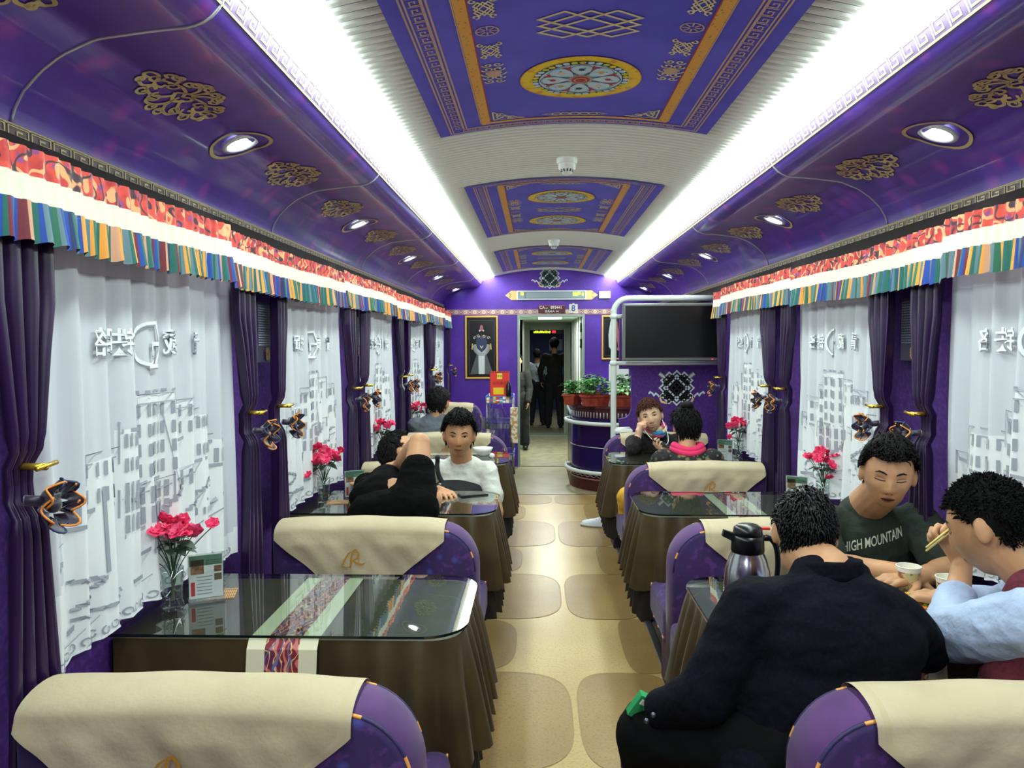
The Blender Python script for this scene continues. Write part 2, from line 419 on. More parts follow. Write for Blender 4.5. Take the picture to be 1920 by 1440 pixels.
# cloud scroll print on the coves, one mesh per ornament, part of a wall decal
def cloud(b, f, cx, cy, L, W, mi):
    """scrolling cloud ornament; L along u, W along v"""
    g = lambda u,v: f(cx+u*L/2, cy+v*W/2)
    wd = .0105
    def G(pts, w_=wd): b.ribbon([(cx+u*L/2, cy+v*W/2) for u,v in catmull(pts)], w_, f, mi)
    for (su,sv,sr,sa,sd) in ((.42,.10,.13,0,1),(.78,.0,.12,2,1),(.30,-.52,.13,1,-1),(.62,-.55,.11,3,1),(.34,.72,.12,2,1),(.66,.52,.11,0,-1),(.92,-.3,.08,1,1),(.12,-.86,.10,2,1),(.1,.86,.1,1,-1)):
        for q in (-1,1): b.ribbon([(cx+(q*su+q*(x-0))*L/2, cy+(sv+y*1.7)*W/2) for x,y in spiral(0,0,sr,1.2,sa,sd,14,.3)], wd*.85, f, mi)
    for sx in (-1,1):
        G([(sx*u,v) for u,v in [(0,0),(.15,.22),(.35,.3),(.55,.2),(.72,0),(.62,-.2),(.48,-.14),(.52,.02)]])
        G([(sx*u,v) for u,v in [(.1,-.1),(.25,-.42),(.45,-.52),(.62,-.42),(.6,-.25),(.48,-.3)]])
        G([(sx*u,v) for u,v in [(.05,.2),(.12,.55),(.3,.72),(.46,.6),(.42,.44),(.3,.5)]])
        G([(sx*u,v) for u,v in [(.72,0),(.88,.16),(1,.08),(.98,-.12),(.86,-.12)]])
        G([(sx*u,v) for u,v in [(.5,.28),(.62,.5),(.78,.5),(.84,.32),(.72,.26)]])
        G([(sx*u,v) for u,v in [(.62,-.2),(.74,-.42),(.9,-.34),(.88,-.2)]])
        G([(sx*u,v) for u,v in [(0,-.1),(.02,-.5),(.14,-.75),(.3,-.8),(.36,-.66),(.24,-.6)]])
        G([(sx*u,v) for u,v in [(0,.5),(.06,.85),(.2,.98),(.3,.88),(.2,.8)]])
    G([(-.2,0),(0,.3),(.2,0),(0,-.3),(-.2,0)], wd*1.2)
    G([(0,.3),(0,.6)]); G([(0,-.3),(0,-.6)])
for s in (-1,1):
    for k in range(6):
        yl = .9+1.8*k if s<0 else .88+1.8*k
        if yl > 9.9: continue
        for d in (-.5,.5):
            b = MB(); sc_ = s_of_half(1.17)
            cloud(b, lambda u,v: cove_pt(s, v, u, .003), yl+d+.02, sc_, .40, .21, 0)
            if yl+d < YE-.3: tag(b.build('trim_7', m_gold2), kind='structure')
        # down light
        sl = s_of_half(1.19); c = Vector(cove_pt(s, sl, yl, 0)); c2 = Vector(cove_pt(s, sl, yl, 1)); n = (c2-c).normalized()
        tY = Vector((0,1,0)); tX = n.cross(tY)
        if n.z > 0: n = -n
        ordn = ['frontmost, at the frame edge,', 'second', 'third', 'fourth', 'fifth', 'last and smallest'][k] if False else None
        names = {0:'behind the first seam',1:'nearest the viewer',2:'second from the viewer',3:'third from the viewer',4:'fourth from the viewer',5:'farthest, by the end wall'}
        t = empty('recessed_downlight', c, 0, 'round recessed downlight with gold ring in the %s purple cove, %s' % ('left' if s<0 else 'right', names[k]), 'downlight', 'recessed downlights in the coves')
        P3 = lambda r,a,o: tuple(tX*(r*cos(a))+tY*(r*sin(a))+n*o)
        b = MB(); prof = [(.066,.002),(.066,.010),(.052,.013),(.046,.004)]
        b.grid(lambda u,v: P3(interp(v*3,[0,1,2,3],[q[0] for q in prof]), 2*PI*u, interp(v*3,[0,1,2,3],[q[1] for q in prof])), 28, 3, 0, wrapu=True)
        b.build('bezel', m_white, t)
        b = MB(); b.disc((0,0), .046, lambda u,v: tuple(tX*u+tY*v+n*.005), 0, 28); b.build('lens', m_lens, t)
        b = MB(); b.ribbon([(.105*cos(2*PI*q/36), .105*sin(2*PI*q/36)) for q in range(36)], .013, lambda u,v: tuple(Vector(cove_pt(s, sl+u, yl+v, .004))-c), 0, closed=True); b.build('printed_ring', m_gold2, t)
        if 0 < k < 5: lamp('downlight_lamp', 'SPOT', c+n*.03, DOWN_W, .04, color=(.95,.97,1), spot=1.7)
# ---------------------------------------------------------------- ceiling murals
m_blue = M('indigo mural', (74,66,200), rough=.5, n=[('noise',3,(90,80,216),.45,.7)])
m_copper = M('copper line print', (196,160,140), rough=.5)
m_orange = M('amber border print', (224,160,62), rough=.5, n=[('voro',60,(110,90,50),.25,.1)])
m_yel = M('yellow enamel print', (246,206,20), rough=.5, n=[('noise',22,(226,150,40),.55,.66),('noise',30,(150,180,140),.62,.72)])
m_sky = M('pale sky print', (196,222,240), rough=.5)
m_nav = M('navy print', (28,34,96), rough=.5)
m_red = M('deep red print', (170,34,40), rough=.5)
m_lime = M('lime print', (190,208,60), rough=.5)
m_teal = M('teal print', (60,150,140), rough=.5)
def knot(b, f, cx, cy, su, sv, mi, wd, rot=True):
    """endless knot lattice centred at cx,cy"""
    def T(a, c):
        u, v = ((a+c)*.7071, (a-c)*.7071) if rot else (a, c)
        return (cx+u*su, cy+v*sv)
    def Rg(a0,c0,a1,c1): b.ribbon([T(a0,c0),T(a1,c0),T(a1,c1),T(a0,c1)], wd, f, mi, closed=True)
    Rg(-1.0,-.33,1.0,.33); Rg(-.33,-1.0,.33,1.0); Rg(-.66,-.66,.66,.66)
def mural(yc, label):
    HW, HL = .575, 1.045
    b = MB(); F = lambda o: (lambda u,v: (CX+u, yc+v, zceil(CX+u)-.010-o))
    b.grid(lambda u,v: F(0)(-HW+2*HW*u, -HL+2*HL*v), 24, 4, 0)
    b.grid(lambda u,v: F(-.012)(-HW+2*HW*u, -HL+2*HL*v), 24, 1, 0, flip=True)
    f = F(.002); f2 = F(.0035); f3 = F(.005); f4 = F(.0065)
    def band(x0,y0,x1,y1,mi,n=1,ff=f):
        b.grid(lambda u,v: ff(x0+(x1-x0)*u, y0+(y1-y0)*v), n, 1, mi)
    # copper meander frame
    a, c = HW-.085, HL-.035
    for (o, wd) in ((0,.006),(.012,.005),(.062,.005),(.074,.006)):
        aa, cc = a+.035-o*.95, c-o*.62+.012
        for q in (-1,1):
            band(q*aa-wd/2,-cc,q*aa+wd/2,cc,1); band(-aa,q*cc-wd/2,aa,q*cc+wd/2,1,16)
    per = .05
    U = [(0,0),(0,1),(.84,1),(.84,.22),(.36,.22),(.36,.62),(.6,.62)]
    for q in (-1,1):
        yy = -c+.03
        while yy+per < c-.03:
            b.ribbon([(q*(a+.035-.019-.036*v), yy+u*per) for u,v in U], .0048, f, 1); yy += per
        xx = -a+.02
        while xx+per < a-.02:
            b.ribbon([(xx+u*per, q*(c+.012-.012-.022*v)) for u,v in U], .004, f, 1); xx += per
    # amber frame
    ai, ci = HW-.205, HL-.105
    for q in (-1,1):
        band(q*ai-.018,-ci-.016,q*ai+.018,ci+.016,2); band(-ai,q*ci-.012,ai,q*ci+.012,2,16)
        band(q*(ai-.021)-.002,-ci,q*(ai-.021)+.002,ci,7); band(q*(ai+.021)-.002,-ci,q*(ai+.021)+.002,ci,1)
    # corner scrolls
    for qx in (-1,1):
        for qy in (-1,1):
            ox, oy = qx*(ai-.035), qy*(ci-.03)
            G = lambda pts, wd=.006: b.ribbon([(ox-qx*x, oy-qy*y) for x,y in pts], wd, f, 3)
            G([(0,0),(.13,0)]); G([(0,0),(0,.11)]); G([(.13,0),(.09,.018),(.06,.012),(.07,.03)]); G([(0,.11),(.018,.08),(.012,.05),(.03,.06)])
            G(spiral(.03,.03,.024,1.3)); G(spiral(.07,.025,.016,1.2)); G(spiral(.025,.07,.016,1.2)); G([(.0,.0),(.05,.045),(.045,.06),(.06,.045)])
    # end centre scrolls
    for q in (-1,1):
        for dx in (-.075,-.04,0,.04,.075): b.ribbon(spiral(dx, q*(ci-.05), .02, 1, 0, 1, 12, .8), .006, f, 3, closed=False)
        b.ribbon([(-.13,q*(ci-.05)),(-.1,q*(ci-.062)),(.1,q*(ci-.062)),(.13,q*(ci-.05)),(.1,q*(ci-.038)),(-.1,q*(ci-.038))], .005, f, 3, closed=True)
    # side ornaments
    for qx in (-1,1):
        x = qx*(ai-.065)
        b.ribbon([(x+.034*cos(t*PI/12), .0+.034*sin(t*PI/12)) for t in range(24)], .005, f, 1, closed=True)
        for t in range(8): b.ribbon([(x+.008*cos(t*PI/4),.008*sin(t*PI/4)),(x+.03*cos(t*PI/4),.03*sin(t*PI/4))], .005, f, 1)
        for qy in (-1,1):
            yy = qy*.155; knot(b, f, x, yy, .03, .045, 3, .0055)
            for sx2 in (-1,1):
                for sy2 in (-1,1): b.ribbon(spiral(x+sx2*.027, yy+sy2*.05, .014, 1, PI/2*sy2, sx2, 10), .006, f, 3)
            yy = qy*.36
            for t in (-2,-1,0,1,2):
                r = .026-.004*abs(t)
                for sx2 in (-1,1): b.ribbon(spiral(x+sx2*.018, yy+t*.04, r, 1.2, 0 if sx2>0 else PI, sx2, 12), .0062, f, 3)
            b.disc((x,yy), .024, f2, 1, 12, .03)
    # centre knot, wide
    knot(b, f, 0, 0, .16, .10, 3, .010)
    # medallions
    for my in (-.47,.47):
        C = (0,my); R = .215
        b.disc(C, R, f, 4, 56); 
        b.ribbon([(R*cos(t*PI/28), my+R*sin(t*PI/28)) for t in range(56)], .004, f2, 2, closed=True)
        b.disc(C, R*.80, f2, 6, 56)
        for t in range(36):
            a_ = 2*PI*t/36; b.disc((R*.755*cos(a_), my+R*.755*sin(a_)), R*.058, f3, (5,5,8,4)[t%4], 8)
        b.disc(C, R*.70, f3, 5, 48)
        b.ribbon([(R*.70*cos(t*PI/24), my+R*.70*sin(t*PI/24)) for t in range(48)], .0035, f4, 6, closed=True)
        for t in range(8):
            a_ = 2*PI*t/8+PI/8; ca, sa = cos(a_), sin(a_)
            Q = lambda r, o: (R*(r*ca-o*sa), my+R*(r*sa+o*ca))
            b.ribbon([Q(.2,0),Q(.5,0)], .004, f4, 6)
            b.add([f4(*Q(.42,-.012)), f4(*Q(.5,.0)), f4(*Q(.66,.085)), f4(*Q(.6,0)), f4(*Q(.66,-.085))], [(0,1,3),(1,2,3),(0,3,4)], 7)
            a_ = 2*PI*t/8; ca, sa = cos(a_), sin(a_)
            pet = [(.2,.04),(.36,.15),(.52,.2),(.63,.12),(.67,0),(.63,-.12),(.52,-.2),(.36,-.15),(.2,-.04)]
            b.ribbon([Q(*p) for p in pet], .0035, f4, 9 if t%2 else 6)
            b.disc(Q(.46,0), R*.055, f4, (7,3,6,2)[t%4], 7); b.disc(Q(.53,.05), R*.02, f4, 9, 6); b.disc(Q(.4,-.05), R*.02, f4, 3, 6)
        b.disc(C, R*.2, f4, 1, 20); b.disc(C, R*.155, F(.008), 7, 20)
        b.ribbon([(R*.1*cos(t*PI/8), my+R*.1*sin(t*PI/8)) for t in range(16)], .003, F(.009), 3, closed=True)
    o = b.build('ceiling_mural', [m_blue, m_copper, m_orange, m_cream, m_yel, m_sky, m_nav, m_red, m_lime, m_teal])
    tag(o, label, 'ceiling panel', 'indigo printed ceiling murals')
mural(2.365, 'largest, nearest indigo ceiling mural with yellow medallions, cut by the top of the photo')
mural(5.535, 'middle indigo ceiling mural with two yellow ringed medallions between the smoke detectors')
mural(8.62, 'farthest indigo ceiling mural with medallions just before the end wall')
for yy, lb in ((4.08,'larger white smoke detector on the ribbed ceiling beyond the nearest mural'),(7.22,'smaller white smoke detector on the ribbed ceiling beyond the middle mural')):
    t = empty('smoke_detector', (CX, yy, zceil(CX)), 0, lb, 'smoke detector', 'ceiling smoke detectors')
    b = MB(); b.lathe([(0,0),(.055,0),(.055,-.012),(.05,-.03),(0,-.03)], n=24); b.build('mounting_base', m_white, t, bevel=.002)
    b = MB(); b.lathe([(.044,-.03),(.044,-.055),(.03,-.062),(.026,-.078),(.012,-.084),(0,-.084)], n=24)
    for k in range(12): a = k*PI/6; b.box((.0,0,0),(0,0,0)) if False else b.add([(.0365*cos(a-.1),.0365*sin(a-.1),-.059),(.0365*cos(a+.1),.0365*sin(a+.1),-.059),(.029*cos(a+.1),.029*sin(a+.1),-.0725),(.029*cos(a-.1),.029*sin(a-.1),-.0725)],[(0,1,2,3)],1)
    b.build('sensor_head', [m_white, m_black], t)
# ================================================================== CURTAINS
m_sh1 = Msheer('sheer white voile', (240,242,250), .16, .15)
m_sh2 = Msheer('dense white voile', (250,251,255), .04, .12)
m_shw = M('woven grey figure', (160,164,176), rough=.9)
m_shl = M('woven pale figure', (246,248,252), rough=.9)
m_vel = M('dark purple satin drape', (44,18,66), rough=.34, sheen=.04, n=[('noise',5,(30,11,48),.4,.7,(1,1,.15))])
m_vel2 = M('tie back fabric', (34,20,50), rough=.4, sheen=.4)
m_goldm = M('brass', (226,184,70), rough=.25, metal=.8)
m_edge = M('orange edging', (226,140,60), rough=.5)
def wavey(side, y, z, seed=0):
    k = (z-.8)
    a = .013*sin(2*PI*y/.125+seed)+.007*sin(2*PI*y/.071+1.3*seed+k*1.5)+.006*sin(2*PI*y/.21+k*3)
    return XW(side, 1.338+1.2*a*(.55+.45*smooth01((1.9-z))))
BLOCKS = [ # u0,u1,ztop,zbot, window rows z list, n windows
 (-.12,.10,1.455,1.20,[1.405,1.345,1.285,1.225],6), (-.20,-.12,1.385,1.15,[1.33,1.26,1.19],2), (.10,.24,1.425,1.15,[1.385,1.33],3),
 (.24,.40,1.385,1.06,[1.335,1.24],5), (-.38,-.20,1.315,.98,[1.27,1.20],4), (-.20,.08,1.19,1.02,[1.15,1.09],9), (.08,.24,1.20,1.02,[1.16],4), (-.46,-.38,1.22,.96,[1.17],1), (.40,.48,1.28,1.0,[1.20],2)]
def sil(u):
    z = .99+.06*sin(u*9)
    for a in BLOCKS:
        if a[0] <= u <= a[1]: z = max(z, a[2])
    return z
def sheer(side, a, c, label, seed, detail=2):
    yc = (a+c)/2; W = c-a; sg = 1 if side < 0 else -1
    def bottom(y):
        t = (y-a)/W
        return .80+.03*sin(PI*min(max(t,0),1))-.012*abs(sin(t*PI*7))
    b = MB(); nu = int(W/.012); nv = 64 if detail > 1 else 40
    def P(u, v):
        z = lerp(bottom(a+W*u), 1.875, v); y = a-.015+(W+.03)*u + .02*(1-v)*(2*u-1)*-1
        return (wavey(side, y, z, seed), y, z)
    def mf(u, v):
        z = lerp(.85, 1.875, v); U = sg*(a+W*u-yc)
        if z > 1.80 or z < .90: return 1
        return 1 if z < sil(U) else 0
    b.grid(P, nu, nv, mfn=mf)
    f = lambda U, z: (wavey(side, yc+sg*U, z, seed)-side*.004, yc+sg*U, z)
    if detail:
        for ch, U in (('路',-.29),('铁',-.19),('藏',.09),('青',.26)):
            g = lambda x, y: (lambda q: (q[0]-side*.009, q[1], q[2]))(f(U+x+.004, 1.605+y-.004)); b.text(ch, .082, g, 2, mirror=True, bold=.01)
            g = lambda x, y: (lambda q: (q[0]-side*.011, q[1], q[2]))(f(U+x, 1.605+y)); b.text(ch, .082, g, 3, mirror=True, bold=.01)
        for o, mi, ex in ((.004,2,0),(0,3,.002)):
            ff = lambda u, v: (f(u+o, v-o)[0]-side*(ex+.004), f(u+o, v)[1], v-o)
            arc = [(-.045+.052*cos(t), 1.605+.062*sin(t)) for t in [PI*.55+PI*1.15*i/16 for i in range(17)]]
            b.ribbon([(.0,1.67)]+arc, .010, ff, mi); b.ribbon([(.0,1.675),(.022,1.62),(.022,1.585),(-.0,1.545)], .009, ff, mi); b.ribbon([(-.05,1.538),(.012,1.538)], .012, ff, mi); b.ribbon([(.02,1.605),(-.02,1.605),(-.02,1.57)], .012, ff, mi)
        # building
        for (u0,u1,zt,zb,rows,nw) in BLOCKS:
            b.ribbon([(u0,zt-.08),(u0,zt),(u1,zt),(u1,zt-.05)], .0035, f, 2)
            b.ribbon([(u0+.005,zt-.028),(u1-.005,zt-.028)], .012 if u1-u0 < .12 else .004, f, 2)
            for zr in rows:
                hgt = .038 if zt > 1.3 else .05
                nw2 = int(nw*1.35+.5)
                for k in range(nw2):
                    uu = u0+(u1-u0)*(k+.7)/(nw2+.4); w_ = min(.0052,(u1-u0)/nw2*.3)
                    b.poly2([(uu-w_,zr-hgt/2),(uu+w_,zr-hgt/2),(uu+w_,zr+hgt/2),(uu-w_,zr+hgt/2)], f, 2)
            b.ribbon([(u0+.01,rows[-1]-.036),(u0+(u1-u0)*.7,rows[-1]-.036)], .011, f, 2)
        # crenels
        for k in range(8): b.ribbon([(-.115+k*.028,1.462),(-.10+k*.028,1.462)], .008, f, 2)
        # stairs
        def stair(u0,z0,u1,z1,n=14,wd=.009):
            P_ = []
            for k in range(n): P_ += [(lerp(u0,u1,k/n), lerp(z0,z1,k/n)), (lerp(u0,u1,(k+1)/n), lerp(z0,z1,k/n))]
            b.ribbon(P_, wd, f, 2)
        stair(.13,1.16,-.04,.97); stair(.38,1.13,.20,1.04,10); stair(-.45,1.0,-.30,.97,8); stair(-.30,.97,-.44,.92,8); stair(-.44,.90,-.2,.885,10); stair(-.24,1.06,-.22,.99,5)
        b.ribbon([(-.30,1.22),(-.295,.985)], .013, f, 2); b.ribbon([(.055,1.40),(.10,1.14)], .004, f, 2); b.ribbon([(-.03,1.15),(-.05,.97)], .004, f, 2)
        for u0,z0,u1,z1,wd in ((.24,1.075,.38,1.10,.007),(.24,1.045,.33,1.06,.01),(.40,1.02,.48,1.05,.014),(-.46,.875,-.25,.90,.014),(.02,.955,.22,1.0,.008),(-.1,.98,.05,.99,.012),(-.2,.905,-.12,.92,.012),(.25,.98,.46,1.0,.006),(-.52,1.05,-.47,1.055,.014)):
            b.ribbon([(u0,z0),((u0+u1)/2,(z0+z1)/2+.004),(u1,z1)], wd, f, 2)
        for k in range(7): b.poly2([(.27+k*.018,1.01),(.276+k*.018,1.01),(.276+k*.018,1.035),(.27+k*.018,1.035)], f, 2)
        b.ribbon([(-.52,.86+.0),(-.2,.885),(.1,.93),(.5,.955)], .003, f, 2); b.ribbon([(-.5,1.10),(-.46,1.105)], .003, f, 2)
    # lace hem
    for k in range(int(W/.032)):
        y = a+.02+k*.032; U = sg*(y-yc)
        if detail: b.ribbon(spiral(U, bottom(y)+.022, .012, .9, k, 1, 9, .7), .004, f, 2)
    b.ribbon([(sg*(a+W*i/40-yc), bottom(a+W*i/40)+.004) for i in range(1,40)], .006, f, 3)
    o = b.build('sheer_curtain', [m_sh1, m_sh2, m_shw, m_shl]); tag(o, label, 'curtain', 'white sheer window curtains')
LBL = {(-1,0):None,(-1,1):'largest white sheer curtain with woven palace, at far left behind the nearest flowers',
 (-1,2):'white sheer curtain at the second left window, behind the flowers by the raised knee', (-1,3):'white sheer curtain at the third left window from the viewer',
 (-1,4):'white sheer curtain at the fourth left window, beside the man in grey', (-1,5):'narrowest white sheer curtain on the left, next to the end wall',
 (1,1):'white sheer curtain at the right edge, behind the man with chopsticks', (1,2):'white sheer curtain on the right, behind the flowers beside the man in green',
 (1,3):'white sheer curtain on the right nearest the television'}
for s in (-1,1):
    for i, (a, c) in enumerate(WINS[s]):
        if i == 0: continue
        sheer(s, a, c, LBL[(s,i)], i*1.7, 2 if i < 3 else 1)
# ---- drapes
def drape(side, y0, y1, yt, zt, zb, label, seed=0, tie=True, wide=.2, shift=0, rz=0):
    t = empty('purple_drape', (XW(side,1.26), (y0+y1)/2, zb), 0, label, 'drape', 'dark purple side drapes')
    X0, Y_, Z0 = t.location
    zs = [zb, zb+.25, zt-.08, zt, zt+.08, zt+.3, 1.7, 1.88]
    yc = (y0+y1)/2; w = y1-y0
    cs = [lerp(yc,yt,.6)+shift, lerp(yc,yt,.7)+shift, yt, yt, yt, lerp(yt,yc,.55), yc, yc]
    ws = [wide, wide*.92, .10, .075, .095, w*.8, w, w]
    def P(u, v):
        z = lerp(zb, 1.88, v); c = interp(z, zs, cs); ww = interp(z, zs, ws)
        k = 3.5; A = .020 if abs(z-zt) > .1 else .012
        x = 1.283 + A*cos(2*PI*k*u+seed) + .006*cos(2*PI*7*u+seed*2)+.02*(abs(z-zt)<.05)
        return (XW(side,x)-X0, c+ww*(u-.5)-Y_, z-Z0)
    b = MB(); b.grid(P, 44, 40); b.build('drape_cloth', m_vel, t, solid=.004)
    if tie:
        # ruffled rosette
        b = MB(); cx, cy, cz = XW(side,1.235)-X0, yt-Y_, zt-Z0-.04
        sg = -side
        for k in range(6):
            a_ = 2*PI*k/6+seed; r = .038
            oy, oz = r*cos(a_), r*.8*sin(a_)
            def pet(u, v):
                an = a_+(u-.5)*2.4; rr = .008+.028*v*(1+.12*sin(u*11+k))
                return (cx+sg*(.012+.022*v*v+.012*sin(u*9+k)), cy+oy*.7+rr*cos(an), cz+oz*.7+rr*sin(an))
            b.grid(pet, 12, 5, 0)
            b.tube([pet(i/12, 1.0) for i in range(13)], .0028, 5, 1 if k % 3 else 2)
        b.ellipsoid((cx+sg*.012,cy,cz), (.016,.02,.018), 0, 10, 6)
        b.tube([(cx-sg*.02, cy-.05, cz+.02),(cx, cy-.03, cz+.015),(cx,cy+.03,cz+.015),(cx-sg*.02,cy+.05,cz+.02)], .012, 8, 0)
        b.build('tie_back_rosette', [m_vel2, m_edge, M('blue edging',(40,56,100),rough=.5)], t)
    b = MB(); b.tube([(XW(side,1.30)-X0, yt-Y_+rz, zt+.045-Z0),(XW(side,1.235)-X0, yt-Y_+rz, zt+.045-Z0)], .008, 10)
    b.tube([(XW(side,1.235)-X0, yt-.035-Y_, zt+.045-Z0),(XW(side,1.235)-X0, yt+.035-Y_, zt+.05-Z0)], .0055, 10)
    b.build('gold_holdback', m_goldm, t)
    return t
ZT = 1.29
DL = [(-1,1.25,1.45,1.38,None),(-1,1.56,1.76,1.655,'purple drape at the left edge with a ruffled dark rosette, beside the largest sheer curtain'),
 (-1,2.86,3.05,3.00,'purple drape with rosette on the left, right after the largest sheer curtain'),(-1,3.30,3.44,3.34,'purple drape with gold bar on the left, just before the second window curtain'),
 (-1,4.54,4.76,4.70,'purple drape on the left after the second window, behind the reclining figure'),(-1,5.00,5.14,5.03,'purple drape on the left just before the third window curtain'),
 (-1,6.23,6.44,6.40,'purple drape on the left after the third window curtain'),(-1,6.66,6.80,6.70,'purple drape on the left just before the fourth window curtain'),
 (-1,7.95,8.16,8.10,'purple drape on the left after the fourth window curtain'),(-1,8.30,8.49,8.34,'purple drape on the left just before the last narrow curtain'),
 (-1,9.70,9.92,9.84,'farthest left purple drape hanging against the end wall corner'),
 (1,2.82,3.02,2.93,'purple drape with gold ringed bow on the right, above the man in green'),(1,3.20,3.41,3.28,'purple drape on the right with dark bow, left of the gold ringed one'),
 (1,4.42,4.62,4.56,'purple drape with ruffled bow between the two far right windows, the nearer one'),(1,4.80,5.01,4.86,'purple drape between the two far right windows, the farther of the pair'),
 (1,6.00,6.20,6.10,'slim purple drape on the right next to the television')]
for i, (s, y0, y1, yt, lb) in enumerate(DL):
    if lb is None: continue
    drape(s, y0, y1, yt, ZT, .42, lb, seed=i*1.3)
# ---- placards
for s, y, lb in ((-1,1.665,'dark wall placard with knot emblem cut by the left edge of the photo'),(-1,3.335,'dark wall placard between drapes after the largest sheer curtain'),(-1,5.07,'dark wall placard between the second and third left windows'),(-1,6.78,'dark wall placard between the third and fourth left windows'),(-1,8.5,'dark wall placard before the last left window'),
                 (1,3.23,'dark wall placard with knot emblem between drapes above the man in green'),(1,4.86,'dark wall placard between drapes on the right nearer the television')):
    sg = 1 if s < 0 else -1
    x = XW(s,1.345) if s < 0 else XW(s,1.375)
    t = empty('wall_placard', (x, y, 1.525), 0, lb, 'placard', 'dark wall placards')
    b = MB(); b.box((0,-.088,0),(-s*-.008,.088,.262)); b.build('board', M('smoky violet acrylic',(62,54,92),rough=.3), t, bevel=.004)
    b = MB(); f = lambda u,v: (-s*.0035, sg*u, v)
    rng = random.Random(3)
    for k in range(17):
        z = .245-k*.0105; u = -.075
        while u < .07:
            l = rng.uniform(.008,.022); b.ribbon([(u,z),(min(u+l,.078),z)], .0045, f, 0); u += l+.004
    b.build('printed_lines', [M('grey lettering',(176,176,200),rough=.5), m_edge], t)
    b = MB(); f2 = lambda u,v: (-s*.0045, sg*u, v)
    b.disc((.03,.028), .022, f, 1, 16); knot(b, f2, .03, .037, .024, .026, 0, .005)
    b.build('knot_emblem', [M('emblem gold',(240,190,120),rough=.5), M('emblem red',(206,60,50),rough=.5)], t)
# ---- valances
m_broc = M('coral brocade', (232,70,54), rough=.5, n=[('noise',16,(196,36,40),.45,.6),('noise',30,(150,66,140),.60,.66),('swirl',9,(250,176,120),.80,.9,(1,1,1)),('swirl',7.5,(70,30,50),.90,.96,(1,1.15,1.3))])
m_vwhite = M('cream band', (236,230,214), rough=.8)
SC_ = [('teal',(26,104,96)),('blue',(24,72,170)),('steel',(96,128,140)),('maroon',(120,36,52)),('orange',(238,160,64)),('peach',(214,158,128)),('navy',(28,48,104)),('green',(40,110,84))]
m_str = [M('valance '+n_, c_, rough=.6) for n_, c_ in SC_]
SEQ = [0,1,2,3,1,0,7,2,1,3,5,0,1,6,0,3,2,1,4,0,2,4,7,0,4,2,0,4,7,2,4,0,5,4,0,7,4,2,0,4,1,0,3,1,0,2,1,3,5,0]
for s, ya, yb, lb in ((-1,1.15,9.80,'long pleated valance of coral brocade, cream and striped bands along the left windows'),(1,1.15,6.20,'long pleated valance of coral brocade, cream and striped bands along the right windows')):
    t = empty('window_valance', (XW(s,1.27), ya, 1.82), 0, lb, 'valance', 'striped window valances')
    L = yb-ya; n = int(L/.0078); rng = random.Random(5)
    cols = []; k = 0
    while len(cols) < n+2: cols += [SEQ[k % len(SEQ)]]*rng.choice((1,1,2)); k += 1
    top = lambda y: 2.010+.004*sin(y*5)+(.012 if int(y*.62+.3) % 2 else -.004)
    def xx(y, d, fl): return XW(s,1.246-.010*d) + .009*fl*sin(2*PI*y/.052+.8*sin(y*7))+.010*fl*sin(2*PI*y/.33)
    def band(z1, z0, nv, a0, a1, name, mats, mfn=None, sc=1):
        b = MB()
        def P(u, v):
            y = ya+L*u; tp = top(y)-2.010; z = lerp(z1, z0, v)+tp
            if v == 1 and name == 'striped_skirt': z += .004*sin(2*PI*y/.052)
            d = (2.01-z)/.2
            return (xx(y, d, lerp(a0,a1,v))-t.location.x, y-ya, z-1.82)
        b.grid(P, n*sc, nv, mfn=mfn, flip=(s>0)); b.build(name, mats, t)
    band(2.010,1.950,3,.55,.5,'brocade_band', m_broc)
    band(1.951,1.895,2,.5,.55,'cream_band', m_vwhite)
    band(1.896,1.808,5,.55,1.15,'striped_skirt', m_str, lambda u,v: cols[int(u*n)])
# ================================================================== BENCHES
m_seat = M('purple floral upholstery', (58,26,88), rough=.8, sheen=.15, n=[('noise',6,(46,24,84),.4,.6),('voro',13,(64,70,150),.24,.08),('noise',26,(84,40,116),.56,.66)])
m_gus = M('plum upholstery edge', (84,36,106), rough=.75, sheen=.15, n=[('noise',8,(66,28,92),.4,.6)])
m_pip1 = M('dark piping', (44,34,84), rough=.6); m_pip2 = M('orange stitch', (240,160,74), rough=.5)
m_cover = M('beige linen cover', (196,180,150), rough=.85, n=[('noise',4,(182,166,136),.4,.65)], bump=(60,.15))
m_hem = M('linen hem stitch', (190,172,140), rough=.9)
m_ember = M('golden embroidery', (186,130,40), rough=.45)
XAL, XAR, BL = -.245, .545, .875
def ztop(d): return .835+.022*(1-((d-.5)/.5)**2)
def back_outline(top=.0):
    P = [(0,.28),(0,.66+top)]
    r = .17
    for k in range(1,10):
        a = PI/2*k/10; P.append((r-r*cos(a), .665+top+(ztop(r)-.665)*sin(a)))
    for k in range(15):
        d = r+(BL-.04-r)*k/14; P.append((d, ztop(d)+top))
    P += [(BL-.01, ztop(BL)+top-.012),(BL,.8+top),(BL,.28)]
    return P
def inset(P, r):
    N = len(P); out = []
    for i in range(N):
        a = Vector(P[i])-Vector(P[i-1]); b = Vector(P[(i+1)%N])-Vector(P[i])
        a.normalize(); b.normalize(); n = Vector((a.y,-a.x))+Vector((b.y,-b.x)); n.normalize()
        k = 1/max(.6, n.dot(Vector((a.y,-a.x)))); out.append((P[i][0]+n.x*r*k, P[i][1]+n.y*r*k))
    return out
TH = .088
